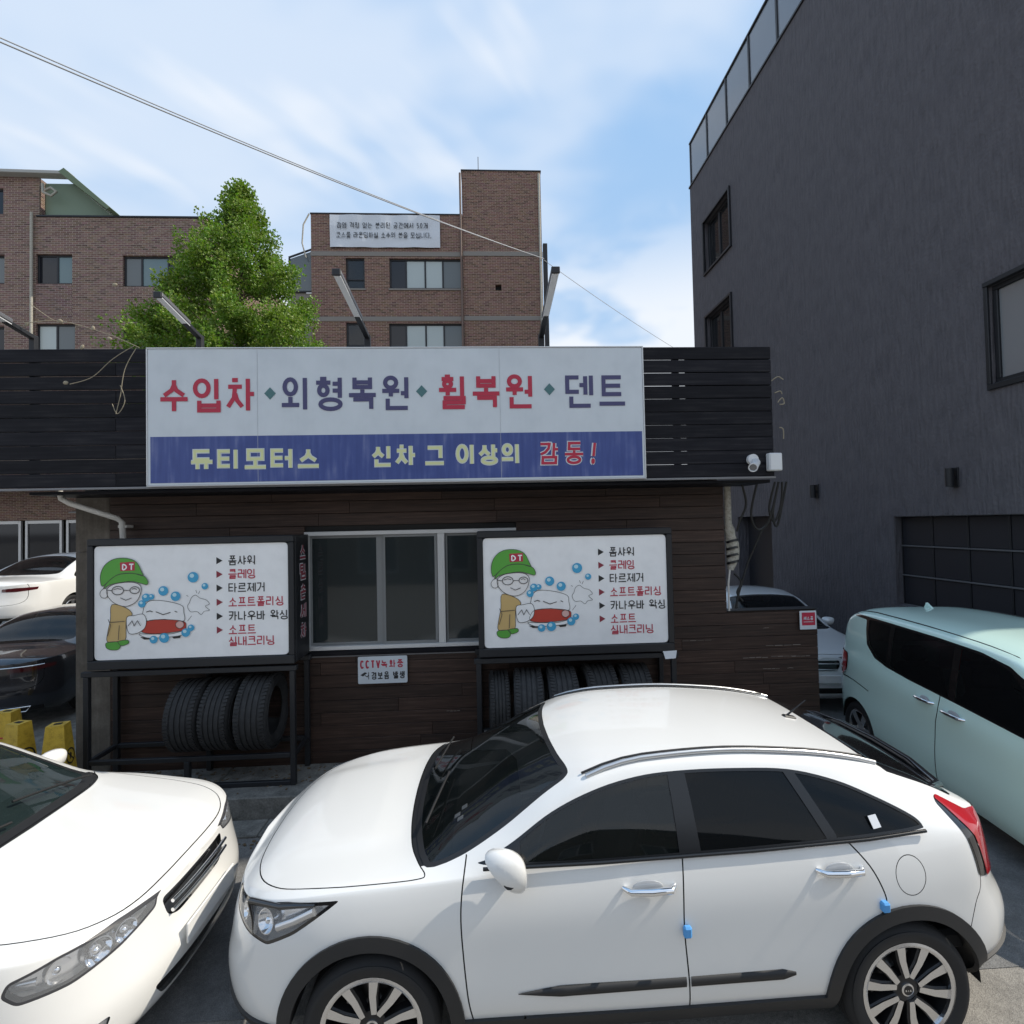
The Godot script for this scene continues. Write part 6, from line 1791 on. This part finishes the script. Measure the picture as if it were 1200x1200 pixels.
# ------------------------------------------------------------------ tree
func make_tree() -> void:
	var t := thing("ginkgo_tree", "bright green cone-shaped tree rising behind the signboard", "tree", Vector3(-6.25, .0, -13))
	var rng := RandomNumberGenerator.new()
	rng.seed = 77
	var prof := [[4.8, 1.6], [5.8, 2.1], [7.0, 2.1], [7.6, 1.95], [8.2, 1.65], [8.8, 1.42], [9.4, 1.2], [10.0, .75], [10.5, .44], [10.9, .24], [11.25, .04]]
	var axis := func(y: float) -> Vector3: return Vector3(.03 * y - .03 + .02 * sin(y), y, .05 * sin(y * .7))
	var tp := []; var tr := []
	for k in 23:
		var y := k * .505
		tp.append(axis.call(y)); tr.append(lerp(.17, .015, k / 22.0))
	part("trunk", Surf.new().tube(tp, tr, 10), M.bark, t)
	var br := Surf.new()
	var spots := []
	for k in 140:
		var y: float = lerp(4.2, 10.7, pow(rng.randf(), .85))
		var a := rng.randf() * TAU
		var rise := rng.randf_range(.5, 1.1)
		var tip: float = ev(prof, min(y + rise, 11.2)) * rng.randf_range(.75, 1.12)
		var p0: Vector3 = axis.call(y)
		var p3: Vector3 = axis.call(min(y + rise, 11.25)) + Vector3(cos(a), 0, sin(a)) * tip
		var pts := [p0, p0.lerp(p3, .35) + Vector3(0, -.05, 0), p0.lerp(p3, .7) + Vector3(0, -.02, 0), p3]
		br.tube(pts, [.03 * (1.1 - y / 11), .02 * (1.1 - y / 11), .012, .005], 5, false)
		var m := int(5 + tip * 7)
		for i in m:
			var f: float = lerp(.35, 1.04, pow(rng.randf(), .6))
			var cc: Vector3 = p0.lerp(p3, f) + Vector3(rng.randfn(), rng.randfn(), rng.randfn()) * .07
			for q in rng.randi_range(2, 6): spots.append([cc + Vector3(rng.randfn(), rng.randfn() * .7, rng.randfn()) * .075, f])
	for k in 150:       # leader and outer wisps
		var y := rng.randf_range(9.2, 11.3)
		spots.append([axis.call(y) + Vector3(rng.randfn(), 0, rng.randfn()) * ev(prof, y) * .4, 1.0])
	for k in 14:        # upright shoots that break the outline
		var a := rng.randf() * TAU
		var y := rng.randf_range(7.4, 10.3)
		var p: Vector3 = axis.call(y) + Vector3(cos(a), 0, sin(a)) * ev(prof, y) * rng.randf_range(.75, 1.05)
		for i in 16: spots.append([p + Vector3(rng.randfn() * .05, .75 * i / 16.0, rng.randfn() * .05), 1.0])
	for k in 260:       # low lobe towards the brick house
		var f := rng.randf()
		spots.append([Vector3(1.45 + rng.randfn() * .25, 5.9 + 2.2 * f, .5 + rng.randfn() * .3) + Vector3(.35 * (1 - f), 0, 0), .9])
	for k in 300:       # low lobe on the other side
		var f := rng.randf()
		spots.append([Vector3(-1.5 + rng.randfn() * .28, 6.6 + 1.3 * f, .4 + rng.randfn() * .3) + Vector3(-.45 * (1 - f), 0, 0), .9])
	var lb := part("limbs", br, M.bark, t)
	lb.set_meta("kind", "stuff")
	# one spray of leaves, set many times
	var sp := Surf.new()
	for k in 13:
		var d := Vector3(rng.randfn(), rng.randfn() * .8 + .15, rng.randfn()).normalized()
		var c := d * rng.randf_range(.03, .12)
		var u := d.cross(Vector3(rng.randfn(), rng.randfn(), rng.randfn())).normalized()
		var n := d.cross(u).normalized()
		var l := rng.randf_range(.036, .056); var w := l * .62
		# fan-shaped leaf of two bent halves
		var e0 := c; var e1 := c + d * l + n * .008; var e2 := c + d * l * .85 + u * w - n * .008; var e3 := c + d * l * .85 - u * w - n * .008
		sp.flat(e0, e1, e2, n); sp.flat(e0, e1, e3, n)
	var mm := MultiMesh.new()
	mm.transform_format = MultiMesh.TRANSFORM_3D
	mm.use_colors = true
	mm.mesh = sp.mesh()
	mm.instance_count = spots.size()
	for i in spots.size():
		var b := Basis(Vector3(rng.randfn(), rng.randfn(), rng.randfn()).normalized(), rng.randf() * TAU).scaled(Vector3.ONE * rng.randf_range(.8, 1.35))
		mm.set_instance_transform(i, Transform3D(b, spots[i][0]))
		var v := rng.randf_range(.75, 1.2)
		mm.set_instance_color(i, Color(v * rng.randf_range(.85, 1.25), v, v * rng.randf_range(.7, 1.1)))
	var cr := MultiMeshInstance3D.new()
	cr.name = "crown"; cr.multimesh = mm; cr.material_override = M.leaf
	cr.set_meta("kind", "stuff")
	t.add_child(cr, true)

func make_setting():
	make_ground()
	make_houses()
	make_shop()
	make_signboard()
	make_racks()
	make_shop_things()
	make_suv()
	make_sedan("sedan", "white saloon with large clear headlights, nose close to the white SUV", Vector3(-1.75, 0, -3.27), PI, M.white_paint, {"glass": M.clear_glass})
	make_minivan()
	make_sedan("parked_sedan", "black saloon seen from behind in the yard on the left", Vector3(-7.65, .03, -12.0), -1.42, M.black_paint, {"dark_tail": true, "chrome_rear": true, "bowls": false})
	make_sedan("parked_sedan", "white saloon seen from behind far back in the yard", Vector3(-9.45, .855, -14.7), -1.55, M.white_paint, {"bowls": false, "dark_tail": true})
	make_sedan("parked_sedan", "silver grey car parked behind the low plank wall", Vector3(4.62, .004, -7.0), 1.43, M.silver_paint, {"bowls": false, "bars": [.70, .62], "glass": M.tint_glass})
	make_yard_things()
	make_tree()

func materials():
	mat("rubber", lin(.018, .018, .019), .75)
	mat("wheel_dark", lin(.012, .012, .013), .4)
	mat("steel", lin(.35, .35, .35), .35, 1.0)
	mat("alloy", lin(.75, .75, .76), .25, 1.0)
	mat("chrome", lin(.85, .86, .88), .08, 1.0)
	mat("mirror_glass", lin(.6, .65, .7), .03, 1.0)
	mat("black_plastic", lin(.015, .015, .016), .45)
	mat("handle_cup", lin(.45, .46, .47), .25, 0.0, {"coat": 1.0})
	mat("seat", lin(.02, .02, .021), .8)
	mat("cladding", lin(.020, .020, .021), .6)
	mat("tint_glass", lin(.004, .005, .006), .03, 0.0, {"alpha": .88, "spec": .35})
	mat("van_glass", lin(.004, .005, .006), .22, 0.0, {"alpha": .94, "spec": .35})
	mat("front_glass", lin(.006, .008, .008), .03, 0.0, {"alpha": .64})
	mat("clear_glass", lin(.02, .035, .035), .03, 0.0, {"alpha": .55})
	mat("gloss_black", lin(.008, .008, .009), .12, 0.0, {"coat": 1.0})
	mat("window_trim", lin(.010, .011, .013), .25)
	mat("white_paint", lin(.77, .765, .745), .35, 0.0, {"coat": 1.0})
	mat("silver_paint", lin(.66, .68, .69), .3, .1, {"coat": 1.0})
	mat("black_paint", lin(.012, .013, .018), .2, 0.0, {"coat": 1.0})
	mat("mint_paint", lin(.66, .88, .80), .35, 0.0, {"coat": 1.0})
	mat("blue_foam", lin(.10, .34, .70), .8)
	mat("lamp_dark", lin(.03, .03, .032), .25)
	mat("lamp_house", lin(.78, .79, .81), .2, .85)
	mat("lamp_edge", lin(.05, .05, .055), .3)
	mat("lamp_silver", lin(.6, .61, .63), .2, .8)
	mat("lens", lin(.9, .92, .95), .03, 0.0, {"alpha": .14})
	mat("red_lens", lin(.42, .008, .015), .12, 0.0, {"coat": 1.0})
	mat("dark_red_lens", lin(.07, .004, .007), .12, 0.0, {"coat": 1.0})
	mat("gap", lin(.01, .01, .01), .8)
	mat("satin_silver", lin(.62, .63, .64), .35, .9)
	mat("paper", lin(.75, .77, .8), .8)
	mat("plate", lin(.75, .75, .74), .5)

func materials2():
	var fine := grey(3, .08, 4, 512, 512)
	var coarse := grey(4, .012, 4, 512, 512)
	var speck := grey(8, .35, 2, 512, 512)
	var grain := grey(6, .05, 5, 48, 512)
	var grain2 := grey(16, .09, 4, 64, 512)
	var streak := grey(21, .06, 4, 512, 40)
	# timber
	for k in 4:
		var b: float = [1.0, .82, 1.18, .95][k]
		mat("plank%d" % k, Color.WHITE, .62, 0.0, {"tex": ramp_tex([[grain, .6], [grain2, .25], [coarse, .15]], [[.15, L3(.019, .010, .007) * b], [.45, L3(.036, .0180, .012) * b], [.62, L3(.049, .026, .018) * b], [.8, L3(.075, .045, .033) * b]]), "scale": Vector3(.45, 1.3, .45), "offset": Vector3(k * .37, k * .21, 0), "height": grey_tex([[grain2, .7], [grain, .3]]), "hs": .12})
	for k in 3:
		var b: float = [1.0, .85, 1.2][k]
		mat("slat%d" % k, Color.WHITE, .55, 0.0, {"tex": ramp_tex([[grain, .55], [coarse, .3], [grain2, .15]], [[.2, L3(.008, .008, .011) * b], [.55, L3(.0135, .0135, .0175) * b], [.8, L3(.026, .025, .028) * b]]), "scale": Vector3(.4, 1.2, .4), "offset": Vector3(k * .4, k * .3, 0), "spec": .25})
	mat("bare_wood", lin(.24, .20, .17), .8)
	mat("drip", lin(.20, .20, .21), .5)
	mat("steel_dark", lin(.022, .023, .026), .5, .2)
	mat("pier", Color.WHITE, .85, 0.0, {"tex": ramp_tex([[coarse, .5], [streak, .3], [fine, .2]], [[.2, L3(.085, .072, .058)], [.6, L3(.13, .112, .092)], [.85, L3(.18, .16, .135)]]), "scale": Vector3(.7, .7, .7)})
	mat("roofing", lin(.09, .09, .09), .9)
	mat("carton", lin(.35, .33, .30), .8)
	mat("alu", lin(.62, .63, .64), .4, .35)
	mat("alu_grey", lin(.22, .23, .235), .45, .2)
	mat("shop_glass", lin(.030, .038, .040), .05, 0.0, {"alpha": .90})
	mat("pvc", lin(.62, .60, .56), .5)
	mat("pvc_old", Color.WHITE, .7, 0.0, {"tex": ramp_tex([[fine, .6], [coarse, .4]], [[.3, L3(.20, .18, .14)], [.5, L3(.42, .40, .34)], [.8, L3(.55, .53, .48)]]), "scale": Vector3(3, 3, 3)})
	mat("cable", lin(.015, .015, .015), .6)
	mat("white_plastic", lin(.68, .69, .70), .4)
	# print
	mat("sign_white", Color.WHITE, .45, 0.0, {"tex": ramp_tex([[coarse, .85], [streak, .15]], [[.2, L3(.575, .62, .66)], [.5, L3(.605, .65, .69)], [.8, L3(.625, .67, .71)]]), "scale": Vector3(.45, .45, .45)})
	mat("face_white", Color.WHITE, .4, 0.0, {"tex": ramp_tex([[coarse, .9], [streak, .1]], [[.2, L3(.82, .82, .82)], [.5, L3(.85, .85, .85)], [.8, L3(.87, .87, .87)]]), "scale": Vector3(.8, .8, .8)})
	mat("sign_blue", Color.WHITE, .4, 0.0, {"tex": ramp_tex([[coarse, .35], [streak, .65]], [[.25, L3(.045, .07, .235)], [.55, L3(.055, .085, .27)], [.72, L3(.085, .115, .30)], [.9, L3(.15, .18, .36)]]), "scale": Vector3(.5, .5, .5)})
	mat("sign_joint", lin(.45, .47, .5), .5)
	mat("print_red", lin(.46, .025, .06), .5)
	mat("print_red2", lin(.50, .05, .03), .5)
	mat("print_maroon", lin(.25, .03, .05), .5)
	mat("print_navy", lin(.065, .062, .155), .5)
	mat("print_teal", lin(.07, .17, .18), .5)
	mat("print_cream", lin(.66, .68, .36), .5)
	mat("print_black", lin(.02, .02, .022), .5)
	mat("print_grey", lin(.2, .2, .2), .5)
	mat("print_line", lin(.06, .055, .05), .5)
	mat("print_green", lin(.10, .36, .05), .5)
	mat("print_tan", lin(.58, .40, .16), .5)
	mat("print_skin", lin(.80, .77, .75), .5)
	mat("print_pink", lin(.68, .42, .38), .5)
	mat("print_blue", lin(.06, .36, .60), .4)
	mat("print_paleblue", lin(.50, .72, .80), .4)
	mat("box_black", lin(.014, .015, .018), .5)
	mat("tyre_rubber", Color.WHITE, .8, 0.0, {"tex": ramp_tex([[fine, .5], [coarse, .5]], [[.3, L3(.018, .018, .019)], [.6, L3(.028, .028, .029)], [.85, L3(.05, .05, .05)]]), "scale": Vector3(2, 2, 2)})
	mat("tyre_worn", Color.WHITE, .85, 0.0, {"tex": ramp_tex([[fine, .5], [coarse, .5]], [[.3, L3(.025, .026, .028)], [.6, L3(.042, .043, .046)], [.85, L3(.07, .07, .075)]]), "scale": Vector3(2, 2, 2)})
	mat("lamp_grey", lin(.16, .16, .17), .45, .3)
	mat("lamp_white", lin(.72, .73, .74), .4)
	# houses
	mat("dark_render", Color.WHITE, .8, 0.0, {"tex": ramp_tex([[coarse, .35], [grey(31, .07, 3, 512, 70), .5], [fine, .15]], [[.2, L3(.077, .072, .081)], [.5, L3(.094, .088, .098)], [.8, L3(.111, .104, .114)]]), "scale": Vector3(.4, .4, .4), "height": grey_tex([[fine, .3], [grey(31, .07, 3, 512, 70), .7]]), "hs": 2.0})
	mat("dark_metal", lin(.016, .017, .021), .45, .2)
	mat("dark_panel", lin(.020, .020, .025), .5)
	mat("rail_grey", lin(.11, .11, .115), .5)
	mat("rail_glass", lin(.09, .12, .16), .04, 0.0, {"alpha": .72})
	mat("sky_glass", lin(.02, .022, .025), .03, 0.0, {"alpha": .75})
	mat("dark_glass", lin(.012, .014, .02), .04)
	mat("pale_glass", lin(.20, .21, .22), .06)
	mat("grey_glass", lin(.13, .15, .16), .08)
	mat("teal_glass", lin(.14, .21, .23), .06)
	mat("blind_glass", lin(.44, .50, .50), .12)
	mat("curtain_rose", lin(.25, .19, .17), .9)
	mat("curtain_grey", lin(.12, .12, .12), .9)
	mat("concrete_band", lin(.24, .22, .20), .85)
	mat("pipe_brown", lin(.16, .11, .09), .6)
	mat("banner", lin(.66, .69, .74), .7)
	mat("eave_grey", lin(.38, .38, .36), .6)
	mat("green_metal", lin(.14, .19, .11), .6)
	mat("green_panel", lin(.20, .27, .20), .6)
	mat("beige_wall", lin(.15, .125, .10), .85)
	var br := brick_maps()
	mat("brick_red", lin(.44, .315, .25), .85, 0.0, {"tex": br[0], "scale": Vector3(.5, .5, .5), "height": br[1], "hs": 1.2})
	mat("brick_brown", lin(.45, .355, .30), .85, 0.0, {"tex": br[0], "scale": Vector3(.5, .5, .5), "offset": Vector3(.3, .2, 0), "height": br[1], "hs": 1.2})
	mat("brick_pale", lin(.40, .31, .28), .85, 0.0, {"tex": br[0], "scale": Vector3(.5, .5, .5), "height": br[1], "hs": 1.0})
	# ground
	mat("road", Color.WHITE, .9, 0.0, {"tex": ramp_tex([[speck, .55], [fine, .25], [coarse, .2]], [[.2, L3(.13, .123, .112)], [.5, L3(.245, .23, .208)], [.75, L3(.36, .34, .305)]]), "scale": Vector3(.7, .7, .7), "height": grey_tex([[speck, .8], [fine, .2]]), "hs": .5})
	mat("asphalt", Color.WHITE, .88, 0.0, {"tex": ramp_tex([[speck, .5], [fine, .2], [coarse, .3]], [[.2, L3(.095, .095, .095)], [.5, L3(.165, .164, .162)], [.75, L3(.25, .248, .243)]]), "scale": Vector3(.6, .6, .6), "height": grey_tex([[speck, .8], [fine, .2]]), "hs": .5})
	for k in 3:
		var b: float = [1.0, .86, 1.1][k]
		mat("concrete%d" % k, Color.WHITE, .88, 0.0, {"tex": ramp_tex([[coarse, .45], [fine, .35], [speck, .2]], [[.2, L3(.10, .098, .09) * b], [.5, L3(.19, .185, .17) * b], [.8, L3(.30, .29, .27) * b]]), "scale": Vector3(.9, .9, .9), "offset": Vector3(k * .3, 0, k * .2), "height": grey_tex([[fine, .6], [speck, .4]]), "hs": .3})
	mat("litter", lin(.14, .10, .06), .9)
	mat("yellow_plastic", Color.WHITE, .5, 0.0, {"tex": ramp_tex([[coarse, .5], [fine, .5]], [[.25, L3(.36, .23, .03)], [.5, L3(.58, .38, .04)], [.8, L3(.64, .44, .06)]]), "scale": Vector3(2, 2, 2)})
	mat("wire_grey", lin(.40, .41, .43), .6)
	mat("dry_stem", lin(.30, .26, .19), .9)
	mat("bark", lin(.10, .075, .055), .9)
	mat("leaf", lin(.20, .31, .055), .5, 0.0, {"back": lin(.50, .70, .14)})
	M.leaf.vertex_color_use_as_albedo = true

# bricks in running bond, 2 m square; grey mortar
func brick_maps() -> Array:
	var S := 512
	var rng := RandomNumberGenerator.new()
	rng.seed = 3
	var col := PackedByteArray(); var hgt := PackedByteArray()
	col.resize(S * S * 3); hgt.resize(S * S)
	var rows := 28; var cols := 9
	var tone := []
	for r in rows:
		var a := []
		for c in cols:
			var v := rng.randf_range(.82, 1.0) * (0.82 if rng.randf() < .12 else 1.0)
			a.append([v, v * rng.randf_range(.92, 1.04), v * rng.randf_range(.92, 1.04)])
		tone.append(a)
	for y in S:
		var fy := float(y) / S * rows
		var r := int(fy)
		for x in S:
			var fx := float(x) / S * cols + (.5 if r % 2 == 0 else 0.0)
			var c := int(fx) % cols
			var gx := absf(fx - floor(fx) - .5); var gy := absf(fy - floor(fy) - .5)
			var joint := gx > .47 or gy > .41
			var i := y * S + x
			var t = tone[r][c]
			var k := rng.randf_range(.93, 1.07)
			if joint:
				col[i * 3] = 250; col[i * 3 + 1] = 255; col[i * 3 + 2] = 255; hgt[i] = 60
			else:
				col[i * 3] = clampi(int(t[0] * k * 190), 0, 255); col[i * 3 + 1] = clampi(int(t[1] * k * 172), 0, 255); col[i * 3 + 2] = clampi(int(t[2] * k * 168), 0, 255); hgt[i] = 190 + int(rng.randf() * 20)
	var im := Image.create_from_data(S, S, false, Image.FORMAT_RGB8, col)
	return [ImageTexture.create_from_image(im), ImageTexture.create_from_image(Image.create_from_data(S, S, false, Image.FORMAT_L8, hgt))]

# ------------------------------------------------------------------ light, sky, camera
func make_sky() -> Sky:
	# clear air, thin high cloud and a bank of bright cloud low down, the same all round
	var W := 1536; var Hh := 768
	var f1 := FastNoiseLite.new(); f1.seed = 11; f1.frequency = 1.0; f1.fractal_octaves = 5; f1.noise_type = FastNoiseLite.TYPE_SIMPLEX_SMOOTH
	var f2 := FastNoiseLite.new(); f2.seed = 5; f2.frequency = 1.0; f2.fractal_octaves = 4; f2.noise_type = FastNoiseLite.TYPE_SIMPLEX_SMOOTH
	var data := PackedFloat32Array()
	data.resize(W * Hh * 3)
	for y in Hh:
		var el := PI / 2 - PI * (y + 0.5) / Hh
		for x in W:
			var az := TAU * ((x + 0.5) / W - 0.5)
			var d := Vector3(sin(az) * cos(el), sin(el), -cos(az) * cos(el))
			var c := Vector3.ZERO
			if d.y > -0.02:
				var h: float = clamp(d.y, 0, 1)
				c = Vector3(.33, .56, .89).lerp(Vector3(.60, .76, .94), pow(1.0 - h, 2.2))
				var k = 1.0 / (max(h, 0.02) + 0.22)
				var u = d.x * k; var v = d.z * k
				var veil := f1.get_noise_3d(u * .9 + 3.7, v * 1.3 + .4, .3) * .5 + .5
				var wisp := f2.get_noise_3d((u + v * .8) * 3.4, (v - u * .35) * 1.3, 2.0) * .5 + .5
				var low := f1.get_noise_3d(d.x * 2.6, h * 6.0, d.z * 2.6 + 4.0) * .5 + .5
				var broad := .5 + .5 * sin(az * 2.0 - .75)
				var a := smoothstep(.33, .62, veil + .10 - .30 * broad) * .60 + smoothstep(.56, .82, wisp) * .36
				var bank := smoothstep(.40, .62, low + .36 * (1.0 - smoothstep(.20, .46, h)) + .02) * (1.0 - smoothstep(.34, .56, h))
				a = clamp(max(a, bank), 0, 1)
				c = c.lerp(Vector3(.93, .97, 1.03), a * .92)
			else:
				c = Vector3(.25, .25, .25)
			var i := (y * W + x) * 3
			data[i] = c.x; data[i + 1] = c.y; data[i + 2] = c.z
	var im := Image.create_from_data(W, Hh, false, Image.FORMAT_RGBF, data.to_byte_array())
	var m := PanoramaSkyMaterial.new()
	m.panorama = ImageTexture.create_from_image(im)
	m.energy_multiplier = 1.0
	var s := Sky.new()
	s.sky_material = m
	return s

func _ready():
	var cam := Camera3D.new()
	cam.fov = 90.0; cam.near = 0.05; cam.far = 400.0
	cam.position = Vector3(0, 2.75, 0)
	var yaw := Basis(Vector3.UP, deg_to_rad(-2.9)); var pitch := Basis(Vector3.RIGHT, deg_to_rad(1.4)); var roll := Basis(Vector3.BACK, deg_to_rad(-1.2))
	cam.basis = yaw * pitch * roll
	add_child(cam)
	var we := WorldEnvironment.new()
	var env := Environment.new()
	env.background_mode = Environment.BG_SKY
	env.sky = make_sky()
	env.tonemap_mode = Environment.TONE_MAPPER_LINEAR
	env.tonemap_exposure = 1.0
	env.sdfgi_enabled = true; env.ssao_enabled = true; env.ssil_enabled = true
	we.environment = env
	add_child(we)
	var sun := DirectionalLight3D.new()
	sun.light_energy = 1.4; sun.light_angular_distance = 0.5; sun.light_color = Color(1.0, .965, .905); sun.shadow_enabled = true
	add_child(sun)
	var to_sun := Vector3(.68, .74, -.005).normalized()
	sun.basis = Basis.looking_at(-to_sun)
	materials()
	materials2()
	make_setting()
	print("built")
